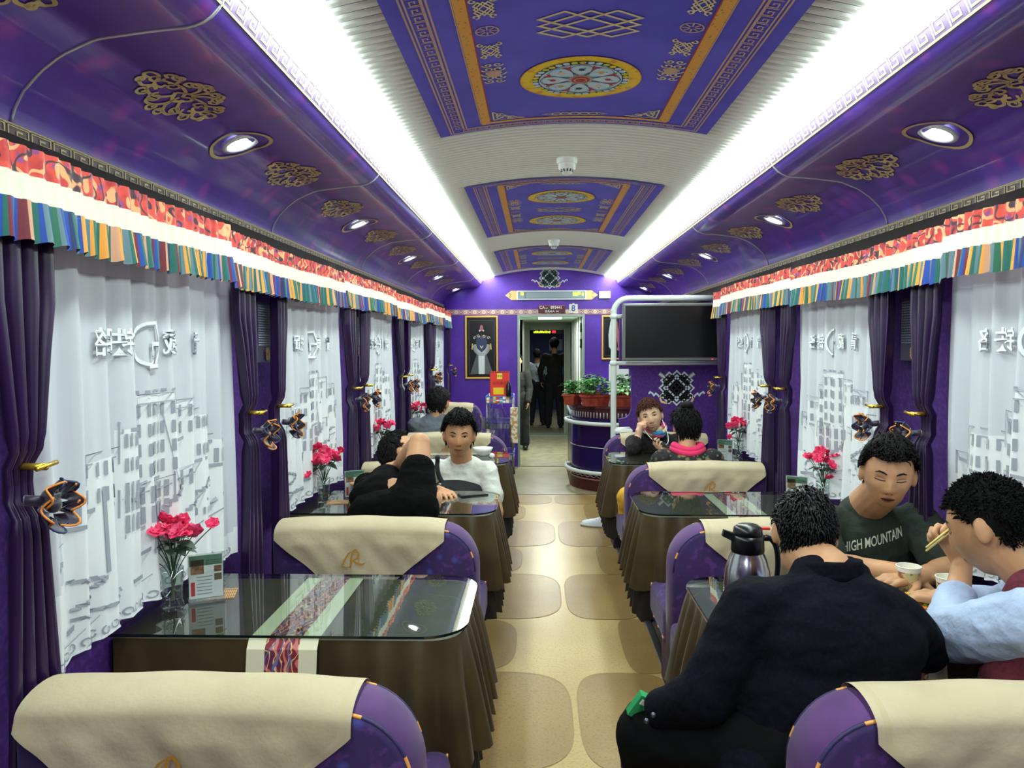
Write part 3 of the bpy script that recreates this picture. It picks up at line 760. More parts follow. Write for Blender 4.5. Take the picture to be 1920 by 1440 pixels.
def bench(s, top=0, cush=(-1,1), label=None):
    """s=+1: aisle edge at x=0, runs to +x; s=-1 mirrored"""
    t = empty('bench_seat', (0,0,0), 0, label, 'bench', 'purple dining benches')
    O = back_outline(top); N = len(O)
    b = MB(); J = 10; vs = []
    for j in range(J+1):
        a = -PI/2+PI*j/J; Q = inset(O, .030*(1-cos(a))); y = TH*sin(a)
        vs += [(s*p[0], y, p[1]) for p in Q]
    fs = []; ms = []
    for j in range(J):
        for i in range(N):
            q = (j*N+i, j*N+(i+1)%N, (j+1)*N+(i+1)%N, (j+1)*N+i); fs.append(q if s < 0 else q[::-1]); ms.append(1 if 2 <= j <= 7 else 0)
    f1 = tuple(range(N)); f2 = tuple(J*N+i for i in range(N)); fs += [f1, f2[::-1]] if s > 0 else [f1[::-1], f2]; ms += [0,0]
    b.add(vs, fs, 0, True, ms); b.build('backrest', [m_seat, m_gus], t)
    for y in (-.076,.076):
        b = MB(); Q = inset(O, .016)
        pts = []
        for i in range(1, N-2):
            a, c = Vector(Q[i]), Vector(Q[i+1]); n = max(1, int((c-a).length/.028))
            pts += [a.lerp(c, k/n) for k in range(n)]
        b.tube([(s*p.x, y, p.y) for p in pts], .0045, 6, mfn=lambda i: 1 if i % 6 == 2 else 0); b.build('piping', [m_pip1, m_pip2], t)
    for q in cush:
        b = MB(); b.box((s*.0, q*.06, .30),(s*BL, q*.50, .455)); b.build('seat_cushion', m_seat, t, bevel=.035)
        b = MB(); b.tube([(s*.012, q*(.10+.39*k/12), .300) for k in range(13)]+[(s*.012,q*.497,.33),(s*.012,q*.497,.44)], .005, 6, mfn=lambda i: 1 if i % 4 == 1 else 0); b.build('piping', [m_pip1, m_pip2], t)
        b = MB(); b.box((s*.05, q*.04, 0),(s*BL, q*.44, .30)); b.build('seat_base', M('plum plinth',(52,30,66),rough=.6), t, bevel=.01)
    return t
def seat_cover(s, top, label, d0=.12, d1=.83, seed=0, L=.27):
    dm = (d0+d1)/2+.02; hw = (d1-d0)/2
    b = MB(); OFF = .012
    def W(h):           # half width as a function of hang distance
        return hw if h < .025 else max(.075, hw-(h-.025)*(hw-.075)/(L-.03))
    def P(u, v):
        q = (v-.5)*2; tt = abs(q); sg = 1 if q > 0 else -1
        flat = TH*.95; tot = flat+L; a = tt*tot
        h = max(0, a-flat*.9)
        hw_ = W(h); d = dm+(u-.5)*2*hw_ - .02*(u-.5)*0
        zt = ztop(d)+top-.004
        if a < flat*.9:
            an = PI/2*a/(flat*.9); y = sg*(TH+OFF*.7)*sin(an); z = zt+.004+OFF*cos(an)-.030*(1-cos(an))
        else:
            y = sg*(TH+OFF*.7); z = zt+.004-.030-h
        y += sg*(.011+.0045*sin(d*16+seed+h*22)+.0038*sin(d*31+seed*2-h*17)+.0015*sin(d*60+h*50))*min(1,h/.05)
        z += .0015*sin(d*25+seed)
        return (s*d, y, z)
    b.grid(P, 100, 72, flip=(s>0), mfn=lambda u,v: 1 if (.02<u<.04 or .96<u<.98) else 0)
    o = b.build('seat_cover', [m_cover, m_hem, m_ember], solid=None)
    for sg in (-1,1):
        zc = ztop(dm)+top-.135; f = lambda u,v: (s*(dm+.02)+(-sg)*u*-1*-1, sg*(TH+OFF+.0075), zc+v)
        b2 = MB(); f = (lambda u,v,sg=sg: (s*(dm+.02)-sg*u, sg*(TH+OFF+.020), zc+v))
        b2.ribbon([(-.012,-.038),(-.008,.0),(.002,.032),(.012,.036),(.024,.02),(.02,.0),(.0,-.008),(.015,-.02),(.035,-.026),(.05,-.02)], [.005,.007,.007,.008,.007,.007,.006,.008,.009,.003], f, 1)
        b2.ribbon([(-.048,-.034),(-.034,-.006),(-.018,.02),(-.004,.03)], [.003,.006,.006,.003], f, 1); b2.ribbon([(-.046,-.034),(-.03,-.037),(-.012,-.036)], .004, f, 1)
        b2.build('embroidery', [m_hem, m_ember], o)
    return tag(o, label, 'seat cover', 'beige linen seat covers')
TY = [2.44,4.035,5.63,7.23,8.83]
BY = [.04,1.64,3.24,4.84,6.44,8.04]
LB = {0:'foreground left purple bench with beige cover at the lower left corner',1:'left purple bench behind the nearest empty glass table',2:'left purple bench behind the boy in white T-shirt',3:'left purple bench behind the seated man in grey',4:'farthest left purple bench, higher backed, near the snack trolley'}
LR = {0:'foreground right purple bench with beige cover at the lower right corner',1:'right purple bench behind the steel thermos',2:'right purple bench between the two far tables, next to the aisle',3:'right purple bench the smiling woman sits on, under the television'}
pl = bench(-1); pr_ = bench(1)
first = True
for i, y in enumerate(BY[1:]):
    t = pl if i == 0 else (bench(-1, .13) if i == 4 else copy_tree(pl))
    place(t, (XAL, y, 0), None, LB[i])
    o = seat_cover(-1, .13 if i == 4 else 0, ['beige cover on the foreground left bench back, lower left of the photo','beige cover with golden emblem on the left bench beyond the nearest table','beige cover on the left bench behind the boy and the raised knee','beige cover on the left bench just behind the boy\'s head','beige cover on the farthest left bench near the snack trolley'][i], seed=i*1.9)
    o.location = (XAL, y, 0)
    if i == 4:
        for q in (t, o): q.location.x = -.57; q.scale.x = .66
for i, y in enumerate(BY[1:5]):
    t = pr_ if i == 0 else (bench(1, 0, (-1,)) if i == 3 else copy_tree(pr_))
    place(t, (XAR, y, 0), None, LR[i])
    o = seat_cover(1, 0, ['beige cover on the foreground right bench back, lower right corner','beige cover on the right bench behind the steel thermos','beige cover with golden emblem on the right bench beyond the empty right table','beige cover on the bench behind the smiling woman'][i], seed=4+i*1.3)
    o.location = (XAR, y, 0)
# ================================================================== TABLES
m_cloth = M('olive brown satin cloth', (74,58,32), rough=.42, spec=.35, sheen=.1, n=[('noise',4,(56,42,22),.4,.65)])
m_under = M('black brown underskirt', (28,20,16), rough=.7)
m_glass = Mglass('clear green glass', (.70,.80,.74), 0, .13)
m_gedge = M('glass edge', (14,30,26), rough=.1, spec=.8)
m_rw = M('runner cream satin', (222,214,186), rough=.5)
m_rb = M('maroon dragon brocade', (128,26,42), rough=.45, n=[('noise',14,(96,30,70),.5,.6),('swirl',10,(200,110,110),.78,.86),('swirl',14,(220,190,130),.92,.97,(1,1.3,1)),('swirl',6,(92,104,160),.93,.985,(1.4,1,1))])
m_steel = M('table steel', (120,120,122), rough=.4, metal=.8)
def tl_outline(d0, d1, hy, r, n=8, step=.012):
    """open path far wall -> aisle -> near wall, in (d,y)"""
    P = [(d1,hy)]
    k = int((d1-d0-r)/step)
    P += [(d1-(d1-d0-r)*i/k, hy) for i in range(1,k+1)]
    P += [(d0+r-r*sin(PI/2*i/n), hy-r+r*cos(PI/2*i/n)) for i in range(1,n+1)]
    k = int((2*hy-2*r)/step); P += [(d0, hy-r-(2*hy-2*r)*i/k) for i in range(1,k+1)]
    P += [(d0+r-r*cos(PI/2*i/n), -hy+r-r*sin(PI/2*i/n)) for i in range(1,n+1)]
    k = int((d1-d0-r)/step); P += [(d0+r+(d1-d0-r)*i/k, -hy) for i in range(1,k+1)]
    return P
D1 = 1.0; HY = .283
def table(s):
    t = empty('dining_table', (0,0,0), 0, None, 'table', 'train dining tables')
    P = tl_outline(0, D1, HY, .09)
    b = MB(); pp = [(s*d, y) for d, y in P]; pp = pp if s < 0 else pp[::-1]
    b.prism(pp if s < 0 else pp, lambda u,v,w: (u,v,.728+w), .026); b.build('tabletop', M('dark wood board',(60,44,34),rough=.5), t)
    b = MB(); b.box((s*.42,-.04,.03),(s*.50,.04,.728)); b.build('pedestal', m_steel, t, bevel=.006)
    b = MB(); b.box((s*.25,-.2,0),(s*.67,.2,.03)); b.build('foot', m_steel, t, bevel=.006)
    return t
def tcloth(s, label, hem=.40, seed=0):
    P = tl_outline(-.004, D1, HY+.004, .095); n = len(P)
    S = [0]
    for a, c in zip(P, P[1:]): S.append(S[-1]+sqrt((a[0]-c[0])**2+(a[1]-c[1])**2))
    b = MB()
    def nrm(i):
        a = P[max(i-1,0)]; c = P[min(i+1,n-1)]; tx, ty = c[0]-a[0], c[1]-a[1]; L = sqrt(tx*tx+ty*ty); return (ty/L, -tx/L) 
    def skirt(h0, extra, mi, scal, fl, rows=14):
        vs = []
        for j in range(rows+1):
            v = j/rows
            for i in range(n):
                d, y = P[i]; nx, ny = nrm(i)
                ed = smooth01((.55-d)/.45)      # 1 towards the aisle
                fold = (.012+.055*ed)*(.5+.5*sin(2*PI*S[i]/.10+seed+.6*sin(S[i]*5)))
                o = extra + fl*(fold + .012*ed)*v**.8*1.1
                z0_ = .757; hz = h0 + scal*abs(sin(PI*S[i]/.05)) - .02*ed*sin(2*PI*S[i]/.118+seed+.6*sin(S[i]*5))*.6
                vs.append((s*(d+nx*o), y+ny*o, lerp(z0_, hz, v)))
        fs = []
        for j in range(rows):
            for i in range(n-1):
                q = (j*n+i, j*n+i+1, (j+1)*n+i+1, (j+1)*n+i); fs.append(q if s > 0 else q[::-1])
        b.add(vs, fs, mi, True)
    skirt(hem, 0, 0, 0, 1); skirt(.235, -.022, 1, .018, .75)
    pp = [(s*d, y) for d, y in P]; pp = pp if s < 0 else pp
    b.add([(u,v,.757) for u,v in pp], [tuple(range(n)) if s < 0 else tuple(range(n))[::-1]], 0)
    # gold woven figure on the aisle hang
    g = M('gold thread', (190,140,50), rough=.5)
    f = lambda u,v: (s*(-.018-(.757-v)*.085), u, v)
    for k in range(3):
        b.ribbon(spiral(-HY+.17+.012*k, .60-.05*k, .016, 1, k, 1, 10), .006, f, 2)
    o = b.build('tablecloth', [m_cloth, m_under, g]); return tag(o, label, 'tablecloth', 'olive brown tablecloths')
def runner(s, label):
    b = MB(); zc = .7605
    path = [(-HY-.056,.757-.24),(-HY-.044,.757-.12),(-HY-.026,.757-.02),(-HY-.006,.7595),(-HY+.004,zc),(HY-.004,zc),(HY+.006,.7595),(HY+.026,.737),(HY+.044,.63),(HY+.056,.52)]
    for d0, d1, mi in ((.40,.452,0),(.452,.550,1),(.550,.602,0)):
        vs = []
        for (y, z) in path: vs += [(s*d0,y,z),(s*d1,y,z)]
        b.add(vs, [(2*i,2*i+1,2*i+3,2*i+2) for i in range(len(path)-1)], mi)
    o = b.build('table_runner', [m_rw, m_rb], solid=.0015); return tag(o, label, 'table runner', 'brocade table runners')
def gtop(s, label):
    P = tl_outline(-.018, D1+.01, HY+.012, .13, 14, .2)
    b = MB(); pp = [(s*d, y) for d, y in P]
    ar = sum(pp[i-1][0]*pp[i][1]-pp[i][0]*pp[i-1][1] for i in range(len(pp)))
    if ar < 0: pp = pp[::-1]
    n = len(pp); vs = [(u,v,.7645) for u,v in pp]+[(u,v,.7725) for u,v in pp]
    b.add(vs, [tuple(range(n,2*n))], 0); b.add(vs[:0]+[(u,v,.7645) for u,v in pp]+[(u,v,.7725) for u,v in pp], [(i,(i+1)%n,n+(i+1)%n,n+i) for i in range(n)], 1)
    o = b.build('glass_tabletop', [m_glass, m_gedge]); return tag(o, label, 'glass top', 'glass table tops')
where = {(-1,0):'nearest left',(-1,1):'second left',(-1,2):'third left',(-1,3):'fourth left',(-1,4):'farthest left',(1,0):'nearest right',(1,1):'second right',(1,2):'third right'}
what = {(-1,0):'empty except for flowers and menu',(-1,1):'with the reclining figure',(-1,2):'behind the boy in white, holding a white bowl',(-1,3):'by the man in grey',(-1,4):'beside the end wall',
        (1,0):'with food, cups and a thermos',(1,1):'empty, between two beige covered benches',(1,2):'where the woman rests her elbow'}
for s in (-1,1):
    pt = table(s); xe0 = -.225 if s < 0 else .525
    for i, y in enumerate(TY):
        if s > 0 and i > 2: continue
        t = pt if i == 0 else copy_tree(pt); k = (s,i); sx, xe = {3:(.8,-.42),4:(.55,-.62)}.get(i,(1,xe0)); TT = [t]
        place(t, (xe,y,0), None, '%s dining table, %s' % (where[k], what[k]))
        o = tcloth(s, 'olive brown pleated cloth on the %s table, %s' % (where[k], what[k].split(',')[0]), seed=i*1.1+(s>0)); o.location = (xe,y,0); TT.append(o)
        o = runner(s, 'maroon brocade runner with cream edges across the %s table' % where[k]); o.location = (xe,y,0); TT.append(o)
        o = gtop(s, 'greenish glass sheet on the %s table, %s' % (where[k], what[k].split(',')[0])); o.location = (xe,y,0); TT.append(o)
        for q in TT: q.scale.x = sx
# ================================================================== TABLE THINGS
m_vase = Mglass('vase glass', (.9,.94,.93), .02, .06)
m_pink = M('pink silk petal', (240,50,104), rough=.55, n=[('noise',30,(252,110,150),.5,.7)])
m_leaf = M('dark silk leaf', (24,52,34), rough=.5); m_stem = M('stem green', (40,74,44), rough=.5)
def vase():
    b = MB(); b.lathe([(0,.002),(.030,.002),(.033,.008),(.033,.022),(.029,.03),(.030,.08),(.034,.135),(.0325,.135),(.0285,.08),(.027,.034),(0,.03)], n=24)
    return b.build('glass_vase', m_vase)
def blossom(b, c, r, rng):
    ax = Vector((rng.uniform(-.8,.8), rng.uniform(-.8,.8), rng.uniform(.1,1))).normalized()
    t1 = ax.orthogonal().normalized(); t2 = ax.cross(t1)
    for ring, (n, rr, h) in enumerate(((6,r,.15),(5,r*.7,.5),(3,r*.4,.8))):
        for k in range(n):
            a = 2*PI*k/n+ring*.5+rng.uniform(-.15,.15)
            e = t1*cos(a)+t2*sin(a); s_ = ax.cross(e)
            def P(u, v):
                w_ = rr*.55*sin(PI*min(1,v*.85+.12))*(u-.5)*2
                return tuple(c + e*(rr*v) + s_*w_ + ax*(rr*h*v*v*1.1+rr*.12*sin(u*9+k)))
            b.grid(P, 4, 4)
def bouquet(seed, n=13, spread=.082, h=.30, stray=True):
    rng = random.Random(seed)
    t = empty('flower_bouquet', (0,0,0), 0, None, 'flowers', 'pink artificial bouquets')
    heads = []
    for k in range(n):
        a = 2.4*k; r = spread*sqrt((k+.4)/n)
        heads.append(Vector((r*cos(a), r*sin(a), h-.75*r+rng.uniform(-.02,.02))))
    if stray: heads += [Vector((-spread*1.35, -.03, h-.13)), Vector((spread*1.45, .02, h-.035))]
    for k, hd in enumerate(heads):
        b = MB(); blossom(b, hd, .030 if k < n else .023, rng)
        b.build('blossom', m_pink, t)
        b = MB(); pts = bez((0.004*cos(k),.004*sin(k),.03), (.003,0,.14), (hd.x*.35,hd.y*.35,.18), tuple(hd-Vector((0,0,.01))), 8); b.tube(pts, .0016, 5); b.build('stem', m_stem, t)
    for k in range(12):
        b = MB(); a = 2.4*k+.7; r0 = spread*.2; r1 = spread*rng.uniform(.55,.95); z = h-.105+rng.uniform(-.02,.03)
        e = Vector((cos(a),sin(a),-.25)).normalized(); s_ = Vector((-sin(a),cos(a),.2)); c0 = Vector((r0*cos(a),r0*sin(a),z))
        b.grid(lambda u,v: tuple(c0+e*(r1*v)+s_*(.018*sin(PI*(v*.92+.06))*(u-.5)*2)+Vector((0,0,.012*sin(v*3)))), 3, 6); b.build('leaf', m_leaf, t)
    return t
m_acr = Mglass('acrylic', (.93,.95,.96), .02, .05)
def menu():
    t = empty('menu_stand', (0,0,0), 0, None, 'menu', 'acrylic menu stands')
    b = MB(); b.box((-.055,-.004,.004),(.055,-.001,.15)); b.box((-.055,.001,.004),(.055,.004,.15)); b.box((-.055,-.03,0),(.055,.03,.004)); b.build('acrylic_holder', m_acr, t)
    b = MB(); b.box((-.052,-.0008,.006),(.052,.0008,.147),0)
    cols = [(.002,.115,.05,.145,1),(-.05,.11,-.012,.143,2),(-.005,.085,.03,.107,3)]
    for sgn in (-1,1):
        f = lambda u,v: (u*(-sgn if sgn>0 else 1), sgn*.0014, v)
        for (u0,v0,u1,v1,mi) in ((-.05,.112,.05,.145,1),(-.046,.085,-.006,.132,2),(-.046,.015,-.034,.06,4),(.025,.06,.048,.082,3),(.025,.088,.048,.108,2)):
            b.poly2([(u0,v0),(u1,v0),(u1,v1),(u0,v1)], f, mi)
        for k in range(6): b.ribbon([(-.028,.075-k*.011),(.018,.075-k*.011)], .0022, f, 5)
        for k in range(3): b.ribbon([(.0,.127-k*.006),(.046,.127-k*.006)], .002, f, 0)
    b.build('menu_card', [M('card white',(238,238,234),rough=.5),M('card green',(70,120,100),rough=.5),M('card food photo',(150,110,70),rough=.5,n=[('noise',60,(90,60,40),.4,.6)]),M('card brown',(96,80,60),rough=.5),M('card red',(196,50,50),rough=.5),M('card grey text',(130,130,130),rough=.6)], t)
    return t
m_bam = M('bamboo', (192,150,104), rough=.55); m_bam2 = M('bamboo binding', (132,92,62), rough=.6)
def mat_():
    b = MB()
    for k in range(18): b.box((-.055+k*.0062,-.05,0),(-.0505+k*.0062,.05,.0035),0)
    for y in (-.035,0,.035): b.box((-.055,y-.0015,.0004),(.0555,y+.0015,.0042),1)
    return b.build('bamboo_mat', [m_bam, m_bam2])
GT = .7727
v0, b0, n0, c0 = vase(), bouquet(3), menu(), mat_()
sp = [(-1.142,2.35,'nearest left table',.2,(-1.075,2.44,.5),(-1.06,2.50,.25)),(-1.12,3.99,'second left table, by the reclining figure',.9,(-.985,4.11,.45),(-1.05,4.0,.2)),(-1.11,5.50,'third left table, beyond the raised knee',1.7,(-1.0,5.60,.6),(-1.03,5.53,.2)),
      (-1.11,7.15,'fourth left table, beside the man in grey',2.6,None,None),(-1.11,8.75,'farthest left table at the end wall corner',3.3,None,None),
      (1.445,5.58,'third right table beside the drape',.5,(1.33,5.50,-.5),None),(1.445,3.93,'second right table, left of the man in green',1.2,(1.33,3.98,-.5),None),(1.40,2.30,'nearest right table at the right edge of the photo',2.0,None,None)]
for i, (x, y, w_, rz, mn, mt) in enumerate(sp):
    v = v0 if i == 0 else copy_tree(v0); place(v, (x,y,GT), 0); tag(v, 'clear glass vase on the '+w_, 'vase', 'glass vases')
    if i == 0: q = b0
    elif i == 1: q = bouquet(8, 14, .088, .30); 
    elif i == 6: q = bouquet(12, 13, .08, .30)
    else: q = copy_tree(b0)
    place(q, (x,y,GT), rz, 'pink artificial flowers on the '+w_)
    if mn:
        m_ = n0 if i == 0 else copy_tree(n0); place(m_, (mn[0],mn[1],GT+.0045*(i<3)), mn[2]+PI/2*0, 'small acrylic menu stand on the '+w_)
    if mt:
        m_ = c0 if i == 0 else copy_tree(c0); place(m_, (mt[0],mt[1],GT), mt[2]); tag(m_, 'striped bamboo mat on the '+w_, 'mat', 'bamboo mats')
# ================================================================== END WALL THINGS
def on_end(o=0): return lambda u,v: (u, YE-.004-o, v)
m_endk = M('knot white print', (214,224,232), rough=.5); m_green2 = M('knot dark teal', (30,60,60), rough=.5)
m_peach = M('peach cloud print', (236,190,150), rough=.5)
def endless(b, f, cx, cz, R, m_out, m_in):
    """flat endless-knot plaque: white diamond lattice with dark gaps"""
    T = lambda a, c: (cx+(a+c)*R*.5, cz+(a-c)*R*.5)
    def Rg(a0,c0,a1,c1,w,mi,ff): b.ribbon([T(a0,c0),T(a1,c0),T(a1,c1),T(a0,c1)], w, ff, mi, closed=True)
    for w, mi, o in ((R*.21, m_out, 0), (R*.06, m_in, .003)):
        ff = (lambda u,v,o=o: f(u,v,o))
        Rg(-.98,-.28,.98,.28,w,mi,ff); Rg(-.28,-.98,.28,.98,w,mi,ff); Rg(-.70,-.70,.70,.70,w,mi,ff)
        for q in (-1,1): b.ribbon([T(-.98,0),T(.98,0)] if q < 0 else [T(0,-.98),T(0,.98)], w, ff, mi)
def clouds(b, f, cx, cz, R, mi, mo):
    for sx in (-1,1):
        b.ribbon([(cx+sx*x*R, cz+y*R) for x,y in [(.35,-.62),(.55,-.72),(.8,-.66),(.9,-.45),(.75,-.3),(.6,-.4),(.66,-.52)]], R*.11, lambda u,v: f(u,v,0), mo)
        b.ribbon([(cx+sx*x*R, cz+y*R) for x,y in [(.9,-.45),(1.0,-.3),(1.12,-.2),(1.22,-.32),(1.3,-.2),(1.42,-.12),(1.5,-.22)]], R*.085, lambda u,v: f(u,v,0), mi)
b = MB(); f = lambda u,v,o: (u, YE-.005-o, v)
clouds(b, f, .163, 2.455, .155, 1, 2); endless(b, f, .163, 2.455, .165, 1, 3)
tag(b.build('knot_emblem', [m_endk, m_endk, m_peach, m_green2]), 'white endless knot emblem with clouds above the sign over the doorway', 'emblem', 'endless knot emblems')
# floral trim strip
b = MB(); z0, z1 = 1.985, 2.055
for xa, xb in ((-1.22,1.0),):
    b.box((xa,YE-.006,z0),(xb,YE,z1),0)
    x = xa+.05; k = 0
    while x < xb-.04:
        f = lambda u,v: (u, YE-.009, v); zc = (z0+z1)/2
        if k % 2 == 0:
            for a in range(6): b.disc((x+.016*cos(a*PI/3), zc+.016*sin(a*PI/3)), .012, f, 1, 8)
            b.disc((x,zc), .012, lambda u,v: (u,YE-.010,v), 3, 8)
        else:
            for q in (-1,1): b.ribbon([(x-.035,zc+q*.022),(x,zc),(x+.035,zc+q*.022)], .005, f, 1); b.ribbon([(x-.02,zc+q*.026),(x,zc+q*.012),(x+.02,zc+q*.026)], .004, f, 2)
        x += .06; k += 1
b.build('trim_8', [M('rose print',(176,128,140),rough=.5), M('pale rose print',(232,206,190),rough=.5), M('plum print',(90,50,90),rough=.5), M('ochre print',(214,186,140),rough=.5)], kind='structure')
# LED sign
t = empty('led_sign', (.186,YE,2.235), 0, 'long white electronic sign with yellow green characters above the doorway', 'sign')
b = MB()
for sx in (-1,1):
    P = [(sx*.43,.06),(sx*.52,.06),(sx*.55,.035),(sx*.60,0),(sx*.55,-.035),(sx*.52,-.06),(sx*.43,-.06)]
    if sx > 0: P = P[::-1]
    b.prism(P, lambda u,v,w: (u,-.012+w*.0-(.0 if w else -.011),v), 1, 0) 
    b.ribbon(spiral(sx*.535,.02,.016,1.1,0,sx,10), .004, lambda u,v: (u,-.0135,v), 1); b.ribbon(spiral(sx*.535,-.02,.016,1.1,0,-sx,10), .004, lambda u,v: (u,-.0135,v), 1)
b.build('ornate_end', [M('sand ornament',(228,190,130),rough=.5), M('brown line',(120,80,60),rough=.5)], t)
b = MB(); b.box((-.445,-.035,-.06),(.445,0,.06)); b.build('housing', m_white, t, bevel=.006)
b = MB(); b.box((-.43,-.038,-.043),(.43,-.034,.043),0); b.box((-.425,-.040,-.038),(-.345,-.0375,.038),1); b.box((-.335,-.040,-.038),(.425,-.0375,.038),1); b.build('display_window', [M('teal edge',(50,90,110),rough=.4), M('grey display',(150,164,172),rough=.25)], t)
m_led = M('led yellow green', (200,240,40), emit=(206,250,30), estr=2.6)
b = MB(); b.ribbon([(-.39,.008+.0),(-.365,.008),(-.365,.03),(-.39,.03)], .012, lambda u,v: (u,-.0415,v), 0, closed=True)
b.text('拉萨 8', .052, lambda u,v: (u+.345,-.0415,v+.008), 0, bold=.02)
b.build('lit_characters', m_led, t)
b = MB(); b.box((.80,YE-.03,2.19),(.945,YE,2.28),0)
for x in (.81,.935):
    for z in (2.2,2.27): b.disc((x,z), .004, lambda u,v: (u,YE-.031,v), 1, 6)
tag(b.build('junction_box', [m_white, m_metal], bevel=.004), 'small white wall box right of the electronic sign', 'box')
b = MB(); b.box((.015,YE-.012,2.0),(.365,YE,2.105),0); f = lambda u,v: (u,YE-.0135,v)
b.text('CA', .052, lambda u,v: f(u+.065,v+2.075), 1, bold=.012); b.text('25T', .02, lambda u,v: f(u+.125,v+2.066), 1, bold=.01); b.text('893441', .050, lambda u,v: f(u+.25,v+2.075), 1, bold=.014)
b.text('定员48人  44', .032, lambda u,v: f(u+.19,v+2.025), 1, bold=.01); b.ribbon([(.02,2.1),(.36,2.1)], .004, f, 2)
tag(b.build('number_plate', [M('maroon plate',(84,32,36),rough=.4), M('plate lettering',(240,236,230),rough=.4), M('plate pink edge',(230,120,130),rough=.5)]), 'maroon plate reading CA 893441 over the doorway', 'plate')
b = MB(); b.box((.415,YE-.012,2.005),(.525,YE,2.118),0); b.text('8', .11, lambda u,v: (u+.47,YE-.0135,v+2.062), 1, bold=.02); b.disc((.47,2.118),.014,lambda u,v:(u,YE-.011,v),0,12)
tag(b.build('number_card', [M('card pale',(220,214,200),rough=.5), M('blue numeral',(60,80,170),rough=.5)]), 'small pale card with blue numeral 8 right of the maroon plate', 'sign')
# pictures
def picture(x0, x1, z0, z1, label, kind):
    t = empty('framed_picture', ((x0+x1)/2, YE, z0), 0, label, 'picture', 'gold framed pictures')
    w_, h = (x1-x0)/2, z1-z0; b = MB(); fw_ = .022
    for a, c in (((-w_,-.03,0),(w_,0,fw_)),((-w_,-.03,h-fw_),(w_,0,h)),((-w_,-.03,fw_),(-w_+fw_,0,h-fw_)),((w_-fw_,-.03,fw_),(w_,0,h-fw_))): b.box(a, c)
    b.build('gold_frame', M('gilded frame',(236,180,84),rough=.35,metal=.3), t, bevel=.004)
    b = MB(); b.box((-w_+fw_,-.012,fw_),(w_-fw_,-.002,h-fw_),0); f = lambda u,v,o=0: (u,-.0135-o,v)
    if kind == 0:
        b.ribbon([(-w_+.05,.06),(-w_+.05,h-.06),(w_-.05,h-.06),(w_-.05,.06)], .004, f, 3, closed=True)
        P = [(-.05,.08),(-.055,.28),(-.09,.36),(-.115,.46),(-.07,.56),(0,.60),(.07,.56),(.115,.46),(.09,.36),(.055,.28),(.05,.08)]
        b.poly2([(-.15,.06),(.15,.06),(.05,.36),(-.05,.36)], f, 3)
        b.poly2([(-.038,.06),(.038,.06),(.042,.32),(-.042,.32)], lambda u,v: f(u,v,.001), 1)
        for k in range(26):
            a = PI*1.15+(PI*.7+PI)*k/25*.62; a = -PI*.95+PI*.9*k/25
            b.ribbon([(.07*cos(a),.46+.10*sin(a)),(.125*cos(a),.46+.165*sin(a))], .006, lambda u,v: f(u,v,.001), 1)
        b.poly2([(.0,.34),(.055,.41),(.075,.48),(.05,.55),(-.05,.55),(-.075,.48),(-.055,.41)], lambda u,v: f(u,v,.002), 2)
        for k in range(7): b.ribbon(spiral(-.09+.03*k,.53+.03*sin(k*PI/6),.022,1,k,1,10), .006, lambda u,v: f(u,v,.003), 4 if k%2 else 1)
        b.disc((0,.66),.022,lambda u,v: f(u,v,.003),4,10,.04); b.ribbon([(-.03,.62),(0,.645),(.03,.62)], .02, lambda u,v: f(u,v,.002), 1)
        for sx in (-1,1): b.ribbon([(sx*.118,.46),(sx*.125,.38)], .014, lambda u,v: f(u,v,.003), 5)
        b.ribbon([(.02,.0+.43),(0,.40),(-.02,.43)], .01, lambda u,v: f(u,v,.004), 1)
    else:
        b.ribbon([(-w_+.04,.05),(-w_+.04,h-.05),(w_-.04,h-.05),(w_-.04,.05)], .003, f, 3, closed=True)
        for sx in (-1,1): b.ribbon([(sx*.03-.02,h-.08),(sx*.05-.02,h-.25),(sx*.06,h-.4),(sx*.03,.12)], [.03,.04,.05,.03], f, 4 if sx>0 else 1)
    b.build('artwork', [M('picture black',(14,14,18),rough=.25), M('picture white',(210,214,214),rough=.5), M('picture blue grey',(44,54,86),rough=.5), M('picture grey',(84,88,88),rough=.5), M('picture rose',(170,90,100),rough=.5), M('picture amber',(220,160,60),rough=.5)], t)
picture(-.936,-.509,1.155,1.972,'gold framed dark picture of a pale ornament left of the doorway',0)
picture(.835,1.19,1.40,1.972,'gold framed dark picture partly hidden behind the white pole',1)
# door frame and vestibule
b = MB(); fr = .032
b.box((DX0-fr,YE-.015,0),(DX0,YE+.06,DZ+fr)); b.box((DX1,YE-.015,0),(DX1+fr,YE+.06,DZ+fr)); b.box((DX0,YE-.015,DZ),(DX1,YE+.06,DZ+fr))
b.build('door_1', M('grey green metal frame',(150,166,158),rough=.35,metal=.3), kind='structure', bevel=.004)
YV = 13.6; m_vf = M('vestibule steel floor',(150,142,112),rough=.35,n=[('noise',8,(120,114,90),.4,.65)])
b = MB(); b.box((DX0-.5,YE+.05,-.04),(DX1+.3,YV+.2,0)); b.build('floor', m_vf, kind='structure')
b = MB(); b.box((DX0-.06,12.25,0),(DX0-.01,YV,2.1),0); b.box((DX0-.46,YE+.06,0),(DX0-.41,12.3,2.1),0); b.box((DX0-.46,12.25,0),(DX0-.01,12.3,2.1),0)
for k in range(3): b.box((DX0-.012,12.3+.42*k,.0),(DX0+.008,12.33+.42*k,2.0),1)
b.build('wall_vestibule_left', [m_pale, m_metal], kind='structure')
b = MB(); b.box((DX1+.01,YE+.06,0),(DX1+.06,YV,2.1),0)
for k in range(5): b.box((DX1-.006,YE+.3+.65*k,0),(DX1+.012,YE+.34+.65*k,2.0),1)
b.build('wall_vestibule_right', [m_pale, m_metal], kind='structure')
b = MB(); b.box((DX0-.46,YE+.05,1.985),(DX1+.06,YV,2.04),0)
